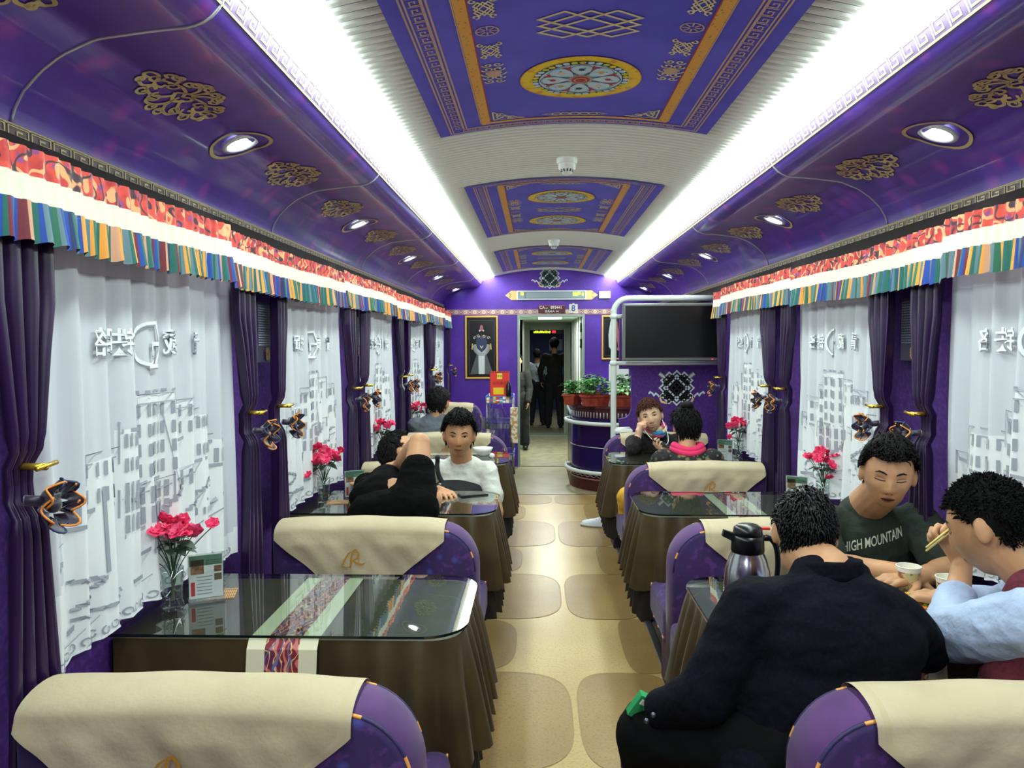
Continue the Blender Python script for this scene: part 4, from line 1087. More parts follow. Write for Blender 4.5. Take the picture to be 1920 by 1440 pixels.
for k in range(24): b.box((DX0+.12+.022*k,YE+.30,1.976),(DX0+.13+.022*k,YE+.55,1.984),1)
b.build('ceiling', [m_pale, m_black], kind='structure')
b = MB(); b.box((.02,YE+.7,1.955),(.34,YE+1.0,1.984)); tag(b.build('vestibule_lamp', M('lamp cover',(250,255,245),emit=(240,255,240),estr=3)), 'small white lit ceiling lamp inside the doorway vestibule', 'lamp')
lamp('vestibule_light','AREA',(.18,YE+1.2,1.94),VEST_W,.3,.6,color=(.95,1,.93))
b = MB(); ix0, ix1, iz = -.13, .47, 1.85
b.box((DX0,YV-.02,0),(ix0,YV+.04,2.04)); b.box((ix1,YV-.02,0),(DX1,YV+.04,2.04)); b.box((ix0,YV-.02,iz),(ix1,YV+.04,2.04)); b.box((ix0-.03,YV-.05,0),(ix0,YV+.02,iz+.03)); b.box((ix1,YV-.05,0),(ix1+.03,YV+.02,iz+.03)); b.box((DX0,YV-.3,0),(DX1,YV+.1,.03))
b.build('door_2', M('dull green grey panel',(120,128,112),rough=.4), kind='structure', bevel=.003)
b = MB()
for z, w_ in ((1.76,.05),(1.55,.055)):
    b.box((DX1-.02,YE+.12,z),(DX1+.012,YE+.30,z+.12),0); b.box((DX1-.023,YE+.15,z+.03),(DX1-.019,YE+.26,z+.09),1)
tag(b.build('control_panel', [m_black, m_white]), 'small black switch boxes on the right jamb inside the doorway', 'switch box')
# next carriage
m_nblue = M('next car blue wall',(40,60,110),rough=.6,n=[('noise',3,(30,44,86),.4,.6)]); m_nd = M('next car dark lining',(46,46,50),rough=.7)
b = MB(); x0, x1, ye = -.9, 1.2, 19.0
b.box((x0,YV+.1,-.04),(x1,ye,0),0); b.build('floor', m_vf, kind='structure')
for q,(a_,c_,m_,nm_) in enumerate((((x0-.05,YV+.1,0),(x0,ye,2.1),m_nd,'wall_next_left'),((x1,YV+.1,0),(x1+.05,ye,2.1),m_nd,'wall_next_right'),((x0,YV+.1,2.1),(x1,ye,2.15),m_nd,'ceiling'),((x0,ye,0),(x1,ye+.05,2.1),m_nblue,'wall_next_end'))):
    b = MB(); b.box(a_,c_); b.build(nm_, m_, kind='structure')
b = MB(); b.box((.30,ye-.02,1.45),(.62,ye,1.72)); tag(b.build('notice_board', M('next car notice',(150,156,170),rough=.5)), 'pale notice on the blue end wall of the next carriage', 'notice')
lamp('next_carriage_light','AREA',(.2,16,2.05),16,.4,2.5,color=(.9,.95,1))
b = MB(); b.box((-.08,YV+.35,1.79),(.47,YV+.38,1.86),0); b.box((-.02,YV+.36,1.85),(0,YV+.37,2.1),0); b.box((.39,YV+.36,1.85),(.41,YV+.37,2.1),0); b.text('KUNLUN', .05, lambda u,v: (u+.1,YV+.345,v+1.825), 1, bold=.02) if False else [b.box((-.06+.028*k,YV+.342,1.805),(-.042+.028*k,YV+.349,1.84 if k%3 else 1.83),1) for k in range(11)]; b.box((.27,YV+.342,1.805),(.33,YV+.349,1.845),2)
tag(b.build('led_strip', [m_black, m_led, M('led red',(255,40,60),emit=(255,30,50),estr=2)]), 'small green and red lit strip sign over the far inner doorway', 'sign')
# ================================================================== TV PARTITION
PY = 6.72
b = MB(); th = .05
def wallpoly(P): b.prism(P, lambda u,v,w: (u, PY+w, v), th, 0)
X1 = XW(1,1.40)
xs = [.712,.82]
zt_ = lambda x: topz(min(x, XW(1,1.385)))
P = [(.712,0)]+[(.712,.88)]
P = [(.712,0),(X1,0),(X1,1.95)]
N = 16
up_ = [(.712,1.95)]
P += up_ + [(.712,1.385),(.79,1.385)] + [(.79+.026*sin(PI/2*k/4),1.385-.04*(1-cos(PI/2*k/4))) for k in range(1,5)] + [(.816,1.04),(.80,.99),(.77,.96),(.712,.95)]
wallpoly([(u,v) for u,v in P])
b.build('wall_partition', M('deep purple partition',(70,34,118),rough=.75,n=[('noise',60,(92,44,142),.45,.7)]), kind='structure')
f = lambda u,v,o: (u, PY-.004-o, v)
b = MB(); clouds(b, f, 1.205, 1.205, .16, 1, 2)
for sx in (-1,1): b.ribbon([(1.205+sx*.08,1.29),(1.205+sx*.15,1.345)], .035, lambda u,v: f(u,v,0), 3); b.ribbon([(1.205+sx*.08,1.29),(1.205+sx*.15,1.345)], .018, lambda u,v: f(u,v,.001), 1)
endless(b, f, 1.205, 1.22, .185, 1, 4)
tag(b.build('knot_emblem', [m_endk, m_endk, m_peach, M('khaki print',(150,140,110),rough=.5), m_black]), 'black and white endless knot emblem on the purple partition under the television', 'emblem', 'endless knot emblems')
m_pole = M('white painted tube', (206,212,208), rough=.3)
t = empty('support_pole', (.64,6.5,0), 0, 'white curved tube pole and rails holding the television, left of the seated woman', 'pole')
b = MB(); pts = [(0,0,0),(0,0,.6),(0,0,1.3),(0,0,1.86)]+[(.12-.12*cos(a),0,1.86+.12*sin(a)) for a in [PI/2*k/8 for k in range(1,9)]]+[(.5,0,1.98),(.90,0,1.98)]
b.tube(pts, .024, 14); b.build('upright', m_pole, t)
for z in (1.83,1.44):
    b = MB(); b.tube([(0,0,z),(.12,0,z)] if z > 1.5 else [(0,0,z),(.90,0,z)], .017, 12); b.build('rail', m_pole, t)
b = MB(); b.ellipsoid((0,0,1.44),(.034,.034,.03)); b.ellipsoid((0,0,1.83),(.034,.034,.03)); b.build('joint', m_pole, t)
b = MB(); b.box((.02,.0,.86),(.16,.10,.88)); b.tube([(.0,.0,.87),(.14,.06,.87)], .03, 10); b.build('bracket', m_white, t)
t = empty('television', (1.11,6.44,1.46), 0, 'large flat black television screen mounted on the white tube rails', 'television')
b = MB(); b.box((-.405,-.03,0),(.405,.04,.475)); b.build('casing', M('tv grey rim',(110,112,112),rough=.35,metal=.3), t, bevel=.012)
b = MB(); b.box((-.383,-.034,.028),(.383,-.029,.453)); b.build('screen', M('tv screen',(8,8,11),rough=.28,spec=.4), t)
b = MB(); b.disc((.33,.014),.006,lambda u,v:(u,-.0315,v),0,10); b.build('standby_light', M('standby red',(255,40,60),emit=(255,30,50),estr=1.5), t)
# ================================================================== BAR COUNTER
BX, BYc, BR = .985, 8.86, .60
t = empty('bar_counter', (BX,BYc,0), 0, 'rounded dark purple bar counter with two white rails beside the aisle', 'bar counter')
def bar_path(r, n=24):
    P = [(.55,-r)]+[( -r*sin(PI/2*k/n), -r*cos(PI/2*k/n)) for k in range(n+1)]+[(-r,.9)]
    return P
def bar_wall(b, r, z0, z1, mi, rt_=None):
    P = bar_path(r); Q = bar_path(rt_ or r)
    b.add([(x,y,z0) for x,y in P]+[(x,y,z1) for x,y in Q], [(i,i+1,len(P)+i+1,len(P)+i)[::-1] for i in range(len(P)-1)], mi, True)
def bar_top(b, r, z, mi):
    P = bar_path(r)+[(.55,.9)]; b.add([(x,y,z) for x,y in P], [tuple(range(len(P)))[::-1]], mi)
m_bar = M('glossy plum panel', (40,18,70), rough=.22, n=[('noise',2,(30,20,76),.45,.6)]); m_bred = M('oxblood plinth',(76,26,30),rough=.4)
b = MB(); bar_wall(b,BR,.13,.80,0); b.build('body', m_bar, t)
b = MB(); bar_wall(b,BR+.012,0,.13,0,BR+.006); bar_wall(b,BR+.018,.12,.135,1)
P = bar_path(BR+.02)
pts = []
for i in range(len(P)-1):
    a, c = Vector(P[i]), Vector(P[i+1]); n = max(1,int((c-a).length/.03)); pts += [a.lerp(c,k/n) for k in range(n)]
b.tube([(p.x,p.y,.15+.018*(k%2)) for k,p in enumerate(pts)], .005, 5, 1); b.build('plinth', [m_bred, M('copper zigzag',(180,130,110),rough=.5)], t)
b = MB(); bar_wall(b,BR-.01,.80,.93,0)
for k,p in enumerate(pts): b.tube([(p.x*.985,p.y*.985,.80),(p.x*.985,p.y*.985,.86)], .004, 4, 1)
bar_top(b,BR+.02,.93,0); bar_wall(b,BR+.02,.905,.93,0); b.build('upper_rim', [m_bred, m_endk], t)
b = MB(); f = lambda u,v: ((BR+.004)*-sin(u), -(BR+.004)*cos(u), v)
for k in range(30): b.ribbon([(.02+.05*k,.755),(.04+.05*k,.72+.012*(k%3)),(.06+.05*k,.75)], .012, f, k % 2)
b.build('floral_frieze', [M('frieze pale',(170,150,140),rough=.5), M('frieze green',(60,70,66),rough=.5)], t)
for z in (.74,.205):
    b = MB(); P = bar_path(BR+.055); b.tube([(.55,-(BR+.055),z)]+[(x,y,z) for x,y in P[1:-1]]+[(-(BR+.055),.12,z),(-(BR+.02),.2,z),(-BR,.2,z)], .022, 12); b.build('rail', m_pole, t)
b = MB(); b.tube([( (BR+.003)*-sin(PI/2*k/20), -(BR+.003)*cos(PI/2*k/20), .475) for k in range(21)], .004, 6); b.build('seam', m_silver, t)
# serving hatch panel behind the plants
b = MB(); b.box((.86,9.3,.93),(1.10,9.32,1.36)); b.build('trim_9', m_white, bevel=.01, kind='structure')
# planters
m_terr = M('terracotta plastic', (170,72,46), rough=.5, n=[('noise',20,(140,54,36),.4,.6)])
m_lf = M('fresh green leaf', (66,140,44), rough=.5, n=[('noise',12,(40,104,30),.4,.65),('noise',31,(150,196,90),.62,.72)])
m_lf2 = M('variegated leaf', (120,190,110), rough=.5, n=[('noise',40,(200,226,170),.5,.6)])
def planter(loc, rz, w_, label, seed, n=120, mat=None, h=.16):
    rng = random.Random(seed); t = empty('potted_plant', loc, rz, label, 'plant', 'potted plants on the bar')
    b = MB(); b.add([(-w_*.42,-.05,0),(w_*.42,-.05,0),(w_*.42,.05,0),(-w_*.42,.05,0),(-w_*.5,-.07,.115),(w_*.5,-.07,.115),(w_*.5,.07,.115),(-w_*.5,.07,.115)],[(0,3,2,1),(0,1,5,4),(1,2,6,5),(2,3,7,6),(3,0,4,7)])
    for a, c in (((-w_*.52,-.078,.10),(w_*.52,-.066,.122)),((-w_*.52,.066,.10),(w_*.52,.078,.122)),((-w_*.52,-.066,.10),(-w_*.49,.066,.122)),((w_*.49,-.066,.10),(w_*.52,.066,.122))): b.box(a, c)
    b.box((-w_*.47,-.062,.09),(w_*.47,.062,.10)); b.build('planter', m_terr, t)
    b = MB()
    for k in range(n):
        x, y = rng.uniform(-w_*.5,w_*.5), rng.uniform(-.07,.07); hh = h*rng.uniform(.25,1)
        a = rng.uniform(0,2*PI); tilt = rng.uniform(-.2,.9); L = rng.uniform(.035,.06)
        e = Vector((cos(a)*cos(tilt),sin(a)*cos(tilt),sin(tilt)*.6)); s_ = Vector((-sin(a),cos(a),rng.uniform(-.3,.3))); c0 = Vector((x+cos(a)*.03,y+sin(a)*.03-.01,.10+hh))
        b.grid(lambda u,v: tuple(c0+e*(L*v)+s_*(L*.42*sin(PI*(v*.9+.08))*(u-.5)*2)+Vector((0,0,-.02*v*v+.008*abs(u-.5)))), 2, 4)
    for k in range(24):
        x, y = rng.uniform(-w_*.42,w_*.42), rng.uniform(-.05,.05); b.tube([(x,y,.09),(x+.02*cos(k),y+.02*sin(k),.1+h*.8)], .002, 4)
    b.build('foliage', mat or m_lf, t)
planter((.40,8.62,.93),1.1,.26,'leafy green plant in a terracotta planter, leftmost on the bar',1,170)
planter((.63,8.40,.93),.35,.30,'leafy green plant in the middle terracotta planter on the bar',2,200,h=.2)
planter((.92,8.34,.93),.0,.28,'pale variegated plant in the planter just left of the white pole',3,130,m_lf2,h=.13)
planter((1.02,8.60,.96),.2,.30,'leafy green plant on the bar right of the white pole',4,190,h=.2)
planter((.62,8.95,.93),1.2,.30,'leafy green plant farther back on the bar, behind the middle planter',5,160,h=.22)
# ================================================================== SNACK TROLLEY
m_bl = M('blue plastic', (70,120,200), rough=.4)
t = empty('service_trolley', (-.44,9.25,0), 0, 'tall service trolley with blue basket rims beside the doorway', 'trolley')
b = MB()
for x in (-.15,.15):
    for y in (-.24,.24): b.tube([(x,y,.06),(x,y,1.0)], .009, 8)
b.build('upright_frame', m_metal, t)
for z in (.25,.62,.92):
    b = MB(); b.box((-.16,-.25,z-.008),(.16,.25,z),0)
    for q in (-1,1): b.tube([(-.16,q*.25,z+.07),(.16,q*.25,z+.07)], .008, 6, 1); b.tube([(q*.16,-.25,z+.07),(q*.16,.25,z+.07)], .008, 6, 1)
    for k in range(9): b.tube([(-.16+.04*k,-.25,z),(-.16+.04*k,-.25,z+.07)], .003, 4, 0)
    b.build('wire_basket', [m_metal, m_bl], t)
for x in (-.15,.15):
    for y in (-.24,.24):
        b = MB(); b.tube([(x-.012,y,.03),(x+.012,y,.03)], .03, 12); b.build('caster', m_black, t)
b = MB(); b.box((-.115,-.02,0),(.115,.03,.29),0); f = lambda u,v: (u,-.0215,v)
for k in range(11): b.poly2([(-.115+.021*k,.275),(-.105+.021*k,.275),(-.105+.021*k,.29),(-.115+.021*k,.29)], f, 3)
for k in range(12):
    for sx in (-1,1): b.poly2([(sx*.1145-.005,.02+.022*k),(sx*.1095+.0,.02+.022*k),(sx*.1095,.032+.022*k),(sx*.1145-.005,.032+.022*k)] , f, 3) if sx>0 else b.poly2([(-.115,.02+.022*k),(-.107,.02+.022*k),(-.107,.032+.022*k),(-.115,.032+.022*k)], f, 3)
b.poly2([(-.03,.20),(.03,.20),(.03,.27),(-.03,.27)], f, 1); b.text('零食', .03, lambda u,v: (u,-.0225,v+.235), 4); b.text('休闲食品', .042, lambda u,v: (u,-.0225,v+.15), 5)
b.poly2([(-.075,.02),(.05,.02),(.05,.10),(-.075,.10)], f, 2)
tag(b.build('snack_board', [M('snack red',(226,56,44),rough=.4), M('snack yellow',(244,214,70),rough=.4), M('snack yellow deep',(244,200,30),rough=.4), M('snack black',(40,30,20),rough=.4), M('snack green',(70,110,60),rough=.4), M('snack maroon',(150,30,30),rough=.4)], loc=(-.44,9.06,.995)), 'red and yellow snack display box standing on top of the trolley', 'display box')
rng = random.Random(4); cc = [(240,240,240),(70,110,190),(230,190,60),(220,70,60),(120,170,210),(250,250,250)]
for k in range(7):
    b = MB(); h = rng.uniform(.05,.10); x = -.575+.038*k; b.box((-.017,-.03,0),(.017,.03,h),0); b.box((-.018,-.031,h*.35),(.018,.031,h*.6),1)
    tag(b.build('snack_carton', [M('carton %d'%(k%6),cc[k%6],rough=.5), M('carton band %d'%((k+2)%6),cc[(k+2)%6],rough=.5)], loc=(x,9.02,.92), bevel=.002), 'small snack carton on the upper trolley basket, number %s from the left' % ['one','two','three','four','five','six','seven'][k], 'carton', 'snack cartons on the trolley')
b = MB(); b.lathe([(0,0),(.03,0),(.032,.02),(.032,.12),(.012,.16),(.012,.18),(0,.18)], n=16); tag(b.build('dark_bottle', M('dark bottle',(20,20,26),rough=.2), loc=(-.335,8.98,.995)), 'dark bottle in front of the red snack box', 'bottle')
m_bag = Mglass('plastic bag film', (.80,.84,.88), .25, .12)
for x, y, z, h, w_, lb in ((-.46,8.93,.36,.50,.30,'large hanging translucent plastic bag on the trolley front'),):
    b = MB(); 
    def bagf(u, v, w_=w_, h=h):
        a = 2*PI*u; ww = w_/2*(.55+.45*smooth01(min(1,(1-v)*2.2)))*(1 if v > .06 else .75); r = 1+.07*sin(a*7+v*9)+.05*sin(a*13-v*14)
        return (ww*cos(a)*r, .055*sin(a)*r*(1.2-.5*v), h*v)
    b.grid(bagf, 44, 26, wrapu=True); b.tube([(-.07,0,h*.95),(-.05,-.0,h+.05),(.05,0,h+.05),(.07,0,h*.95)], .006, 6)
    tag(b.build('plastic_bag', [m_bag], loc=(x,y,z)), lb, 'bag')
b = MB(); b.box((-.03,-.05,0),(.06,.0,.42)); tag(b.build('hanging_packets', M('packet mix',(190,150,90),rough=.4,n=[('voro',18,(90,140,80),.4,.2),('noise',25,(230,220,200),.5,.56)]), loc=(-.285,9.0,.45), bevel=.01), 'colourful snack packets hanging on the side of the trolley', 'packets')
# ================================================================== TABLE FOOD AND SMALL THINGS
m_st = M('polished steel', (200,200,204), rough=.22, metal=1.0); m_blk = M('glossy black plastic', (14,14,16), rough=.3)
t = empty('thermos_flask', (.640,2.35,GT), 0, 'brushed steel thermos flask with black lid and red lever', 'thermos')
b = MB(); b.lathe([(0,0),(.066,0),(.070,.01),(.070,.10),(.066,.14),(.056,.175),(.047,.195),(.047,.2)], n=36); b.build('body', m_st, t)
b = MB(); b.lathe([(.048,.194),(.050,.20),(.048,.235),(.046,.246),(0,.246)], n=36); b.build('collar', m_blk, t)
b = MB(); b.lathe([(.042,.246),(.044,.25),(.042,.268),(.03,.277),(0,.279)], n=36); b.build('lid', m_blk, t)
b = MB(); b.add([(-.04,-.016,.225),(-.04,.016,.225),(-.04,.014,.25),(-.04,-.014,.25),(-.078,-.008,.243),(-.078,.008,.243),(-.073,.008,.262),(-.073,-.008,.262)],[(0,1,5,4),(1,2,6,5),(2,3,7,6),(3,0,4,7),(4,5,6,7)]); b.build('spout', m_blk, t)
b = MB(); b.tube(bez((.044,0,.236),(.085,0,.245),(.10,0,.20),(.088,0,.10),14), [.010]*3+[.0085]*9+[.008]*3, 10); b.tube([(.088,0,.105),(.066,0,.10)], .008, 8); b.build('handle', m_blk, t)
b = MB(); b.box((.028,-.008,.262),(.066,.008,.270)); b.build('lever', M('red plastic',(226,50,44),rough=.4), t, bevel=.002)
m_cup = M('paper cup white', (238,236,226), rough=.6); m_cupp = M('cup floral print', (206,190,140), rough=.6, n=[('noise',50,(150,90,70),.5,.6),('voro',40,(120,150,90),.25,.12)])
def cup(x, y, label):
    t = empty('paper_cup', (x,y,GT), 0, label, 'cup', 'paper cups of tea')
    b = MB(); b.lathe([(0,.004),(.027,.004),(.0272,0),(.028,0),(.030,.02),(.0355,.072),(.038,.088)], n=28, mfn=lambda j: 1 if j in (3,4) else 0)
    b.lathe([(.0365,.088),(.034,.07),(.030,.03)], n=28); b.tube([(.0378*cos(a),.0378*sin(a),.088) for a in [2*PI*k/28 for k in range(28)]], .0018, 6, closed=True); b.build('cup_wall', [m_cup, m_cupp], t)
    b = MB(); b.disc((0,0), .0335, lambda u,v: (u,v,.066), 0, 24); b.build('tea', M('pale tea',(190,180,130),rough=.1), t)
cup(1.232,2.575,'paper cup with floral print in front of the arms of the man in green')
cup(1.300,2.455,'paper cup of tea nearer the light blue sleeve of the man with chopsticks')
# plate of food
t = empty('food_plate', (1.185,2.415,GT), 0, 'white plate of orange and green vegetables in front of the light blue sleeve', 'plate')
b = MB(); b.lathe([(0,.004),(.05,.004),(.052,0),(.06,.004),(.086,.020),(.088,.022),(.084,.023),(.058,.009),(0,.008)], n=40); b.build('plate', m_white, t)
rng = random.Random(9); b = MB()
for k in range(90):
    r = .062*sqrt(rng.random()); a = rng.uniform(0,6.28); h = .012+.035*(1-r/.07)*rng.random()
    b.ellipsoid((r*cos(a),r*sin(a),h+.006),(rng.uniform(.008,.02),.006,.005),k%4 if k%4<3 else 0,6,4,rot=Euler((rng.uniform(-.6,.6),rng.uniform(-.6,.6),rng.uniform(0,3))))
tag(b.build('vegetables', [M('carrot orange',(240,130,30),rough=.35), M('pepper yellow',(240,200,50),rough=.35), M('leek green',(140,190,60),rough=.35)], t), kind='stuff')
t = empty('serving_tray', (1.38,2.30,GT), 0, 'grey moulded serving tray on the nearest right table beside the nearer paper cup', 'tray')
b = MB(); P = rrect(-.11,-.075,.11,.075,.02); b.prism(P, lambda u,v,w: (u,v,w), .004); b.tube([(u,v,.010) for u,v in P], .005, 6, closed=True); b.build('tray', M('tray grey',(196,200,206),rough=.35), t)
t = empty('white_bowl', (-.405,5.73,GT), 0, 'white bowl on the third left table behind the boy\'s shoulder', 'bowl')
b = MB(); b.lathe([(0,.006),(.03,.006),(.032,0),(.036,.004),(.062,.035),(.074,.06),(.071,.06),(.058,.036),(.034,.012),(0,.01)], n=32); b.build('bowl', m_white, t)
b = MB(); b.ellipsoid((0,0,.018),(.02,.014,.018)); tag(b.build('salt_pot', m_white, loc=(-.33,5.60,GT)), 'tiny white pot right of the bowl on the third left table', 'pot')
def phone(loc, rz, label):
    t = empty('mobile_phone', loc, 0, label, 'phone'); t.rotation_euler = rz
    b = MB(); b.box((-.038,-.078,0),(.038,.078,.008)); b.build('case', m_blk, t, bevel=.003)
    b = MB(); b.poly2(rrect(-.034,-.072,.034,.072,.005), lambda u,v: (u,v,.0085), 0); b.build('screen', M('phone glass',(20,22,28),rough=.06,spec=.8), t)
    return t
phone((-.355,4.21,GT), (0,0,-1.15), 'black mobile phone lying on the glass in front of the boy in white')
# ================================================================== PEOPLE
PSC = 1.16
def volume(prims, voxel=.006, smooth=6, fac=.5):
    """union of tapered capsules, ellipsoids and raw meshes -> one continuous mesh"""
    b = MB()
    for p in prims:
        if p[0] == 'cap':
            _, a, c, ra, rc = p; a, c = Vector(a), Vector(c); d = c-a; L = d.length
            if L < 1e-5: b.ellipsoid(a, (ra,ra,ra)); continue
            q = Vector((0,0,1)).rotation_difference(d/L).to_matrix()
            prof = [(ra*sin(t), -ra*cos(t)) for t in [PI/2*k/5 for k in range(6)]]+[(rc*cos(t), L+rc*sin(t)) for t in [PI/2*k/5 for k in range(6)]]
            prof[0] = (1e-5, prof[0][1]); prof[-1] = (1e-5, prof[-1][1])
            n = 16; vs = [a+q @ Vector((r*cos(2*PI*k/n), r*sin(2*PI*k/n), z)) for r, z in prof for k in range(n)]
            fs = [(j*n+k, j*n+(k+1)%n, (j+1)*n+(k+1)%n, (j+1)*n+k) for j in range(len(prof)-1) for k in range(n)]
            fs += [tuple(range(n-1,-1,-1)), tuple((len(prof)-1)*n+k for k in range(n))]
            b.add(vs, fs)
        elif p[0] == 'ell': b.ellipsoid(p[1], p[2], rot=p[3] if len(p) > 3 else None, n=24, m=16)
        elif p[0] == 'raw': b.add(p[1], p[2])
    me = bpy.data.meshes.new('tmp'); me.from_pydata(b.v, [], b.f); me.update()
    o = bpy.data.objects.new('tmp', me); COL.objects.link(o)
    r = o.modifiers.new('r','REMESH'); r.mode = 'VOXEL'; r.voxel_size = voxel; r.use_smooth_shade = True
    if smooth: s_ = o.modifiers.new('s','SMOOTH'); s_.iterations = smooth; s_.factor = fac
    dg = bpy.context.evaluated_depsgraph_get(); dg.update()
    out = bpy.data.meshes.new_from_object(o.evaluated_get(dg), depsgraph=dg)
    bpy.data.objects.remove(o); bpy.data.meshes.remove(me)
    return out
def link_mesh(name, me, mat, parent, loc=None):
    me.name = name; me.materials.clear(); me.materials.append(mat)
    n = len(me.polygons); me.polygons.foreach_set('use_smooth', [True]*n); me.polygons.foreach_set('material_index', [0]*n)
    o = bpy.data.objects.new(name, me); COL.objects.link(o); o.parent = parent
    if loc is not None: o.location = loc
    return o
def frame(fwd, roll=0, upv=(0,0,1)):
    f = Vector(fwd).normalized(); r = f.cross(Vector(upv)).normalized(); u = r.cross(f)
    r2 = r*cos(roll)+u*sin(roll); u2 = r2.cross(f)
    return Matrix((r2, f, u2)).transposed()       # columns: right, forward, up
def G1(x, s_): return math.exp(-(x/s_)**2)
def head_shape(x, y, z):
    X, Y, Z = .073*x, .091*y, .112*z
    if z < 0:
        t = -z; X *= 1-.30*t**1.7; Y *= (1-.03*t) if y > 0 else (1-.50*t**1.1)
    else:
        X *= 1+.03*G1(z-.4,.4)
        if y < 0: Y *= 1.07
    if y > 0:
        fr = smooth01(y*2)
        Y += fr*(.017*G1(X,.0095)*smooth01((.022-Z)/.045)*smooth01((Z+.044)/.012) + .006*(G1(X-.0125,.007)+G1(X+.0125,.007))*G1(Z+.030,.008)
              - .0075*(G1(X-.031,.014)+G1(X+.031,.014))*G1(Z-.008,.0105) + .0035*G1(abs(X)-.028,.018)*G1(Z-.026,.007)
              + .0065*G1(X,.020)*(G1(Z+.056,.0055)+G1(Z+.068,.006)) - .0035*G1(X,.024)*G1(Z+.062,.0022)
              + .005*G1(X,.018)*G1(Z+.098,.013) + .004*G1(abs(X)-.045,.014)*G1(Z+.022,.018))
    return X, Y, Z
def head_raw(c, R, sc, n=48, m=40):
    vs = []; 
    for j in range(m+1):
        th = PI*(j/m*.996+.002)
        for i in range(n):
            a = 2*PI*i/n; p = Vector(head_shape(sin(th)*cos(a), sin(th)*sin(a), -cos(th)))*sc
            vs.append(Vector(c)+R @ p)
    fs = [(j*n+i, j*n+(i+1)%n, (j+1)*n+(i+1)%n, (j+1)*n+i) for j in range(m) for i in range(n)]+[tuple(range(n-1,-1,-1)), tuple(m*n+i for i in range(n))]
    return ('raw', vs, fs)
def ears(c, R, sc):
    out = []
    for s in (-1,1):
        p = Vector(c)+R @ (Vector((s*.077,-.010,-.008))*sc)
        out.append(('ell', p, (.009*sc,.019*sc,.032*sc), R @ Euler((.15,0,s*-.35)).to_matrix()))
    return out
def face(me, c, R, sc, parent, eyes='open', mouth='closed', brow=(26,18,16), lip=(168,98,84), smile=0, loc=(0,0,0), eo=.0):
    vs = [v.co.copy() for v in me.vertices]; bvh = BVHTree.FromPolygons(vs, [tuple(p.vertices) for p in me.polygons])
    c = Vector(c); L0 = Vector(loc)
    def on(u, v, off=.0012):
        o = c+R @ (Vector((u,.22,v))*sc); d = -(R.col[1]); h = bvh.ray_cast(o, d)
        if h[0] is None: return tuple(c+R @ (Vector((u,.085,v))*sc)-L0)
        return tuple(h[0]+R.col[1]*off-L0)
    f = lambda o: (lambda u,v: on(u,v,o))
    for s in (-1,1):
        if eyes == 'open':
            b = MB(); W, H = .0150, .0040
            up_ = [(s*(.031)+W*q, .0085+H*(1-q*q)*.95) for q in [k/5-1 for k in range(11)]]; lo = [(s*.031+W*q, .0085-H*.7*(1-q*q)) for q in [1-k/5 for k in range(1,10)]]
            b.poly2(up_+lo, f(.0015), 0); b.disc((s*.031+eo,.0085+.0004), .0052, f(.0022), 1, 14, .0047)
            b.build('eye', [M('eye white',(150,138,128),rough=.25), M('dark iris',(22,14,12),rough=.15)], parent)
            b = MB(); b.ribbon([(u,v+.0008) for u,v in up_], .0026, f(.0026), 0); b.build('eyelid', M('lash line',(24,16,14),rough=.6), parent)
        else:
            b = MB(); b.ribbon([(s*.031+.0155*q, .0045-.0028*(1-q*q)) for q in [k/5-1 for k in range(11)]], .0026, f(.0016), 0); b.build('eyelid', M('lash line',(24,16,14),rough=.6), parent)
            b = MB(); b.ribbon([(s*.031+.0145*q, .0105+.0022*(1-q*q)) for q in [k/5-1 for k in range(11)]], .0014, f(.0012), 0); b.build('eyelid_crease', M('skin crease',(120,78,58),rough=.7), parent)
        b = MB(); b.ribbon([(s*.014,.0245),(s*.022,.0285),(s*.034,.0305),(s*.046,.0255)], [.004,.0062,.0058,.002], f(.0016), 0); b.build('eyebrow', M('brow %d'%brow[0],brow,rough=.9), parent)
        b = MB(); b.disc((s*.0075,-.0395), .0032, f(.0008), 0, 8, .002); b.build('nostril', M('nostril shade',(70,36,28),rough=.8), parent)
    b = MB(); w_ = .022+.006*smile; cy_ = lambda u: smile*.006*(u/w_)**2
    N = 12; us = [w_*(2*k/N-1) for k in range(N+1)]; op = .0045 if mouth == 'open' else .0
    ctr = -.0620
    upr = [(u, ctr+cy_(u)+op*(1-(u/w_)**2)+.0058*(1-(u/w_)**2)*(1-.25*G1(u,.004))) for u in us]; mid1 = [(u, ctr+cy_(u)+op*(1-(u/w_)**2)) for u in us]
    mid2 = [(u, ctr+cy_(u)-op*(1-(u/w_)**2)) for u in us]; lwr = [(u, ctr+cy_(u)-op*(1-(u/w_)**2)-.0072*(1-(u/w_)**2)) for u in us]
    for A, B, mi in ((upr,mid1,0),(mid2,lwr,0)):
        g = f(.0014); b.add([g(*p) for p in A]+[g(*p) for p in B], [(k,k+1,N+2+k,N+1+k)[::-1] for k in range(N)], mi)
    if op:
        g = f(.0010); b.add([g(*p) for p in mid1]+[g(*p) for p in mid2], [(k,k+1,N+2+k,N+1+k)[::-1] for k in range(N)], 2 if smile else 1)
    b.ribbon(mid1, .0012, f(.0020), 1)
    b.build('lips', [M('lip %d'%lip[0],lip,rough=.45), M('mouth dark',(50,22,20),rough=.6), M('teeth',(226,220,206),rough=.3)], parent)
def hairline(x, y, z, style):
    """signed: >0 hair"""
    if style == 'buzz': return z-(.50*smooth01(y*1.4)-.50*smooth01(-y*1.6)+.02)
    if style == 'woman': return z-(.56*smooth01(y*1.6)-.62*smooth01(-y*2.0)-.0)
    return z-(.50*smooth01(y*1.9+.1)-.62*smooth01(-y*1.7-.05)+.07)
V3up = Vector((.25,.1,.8))
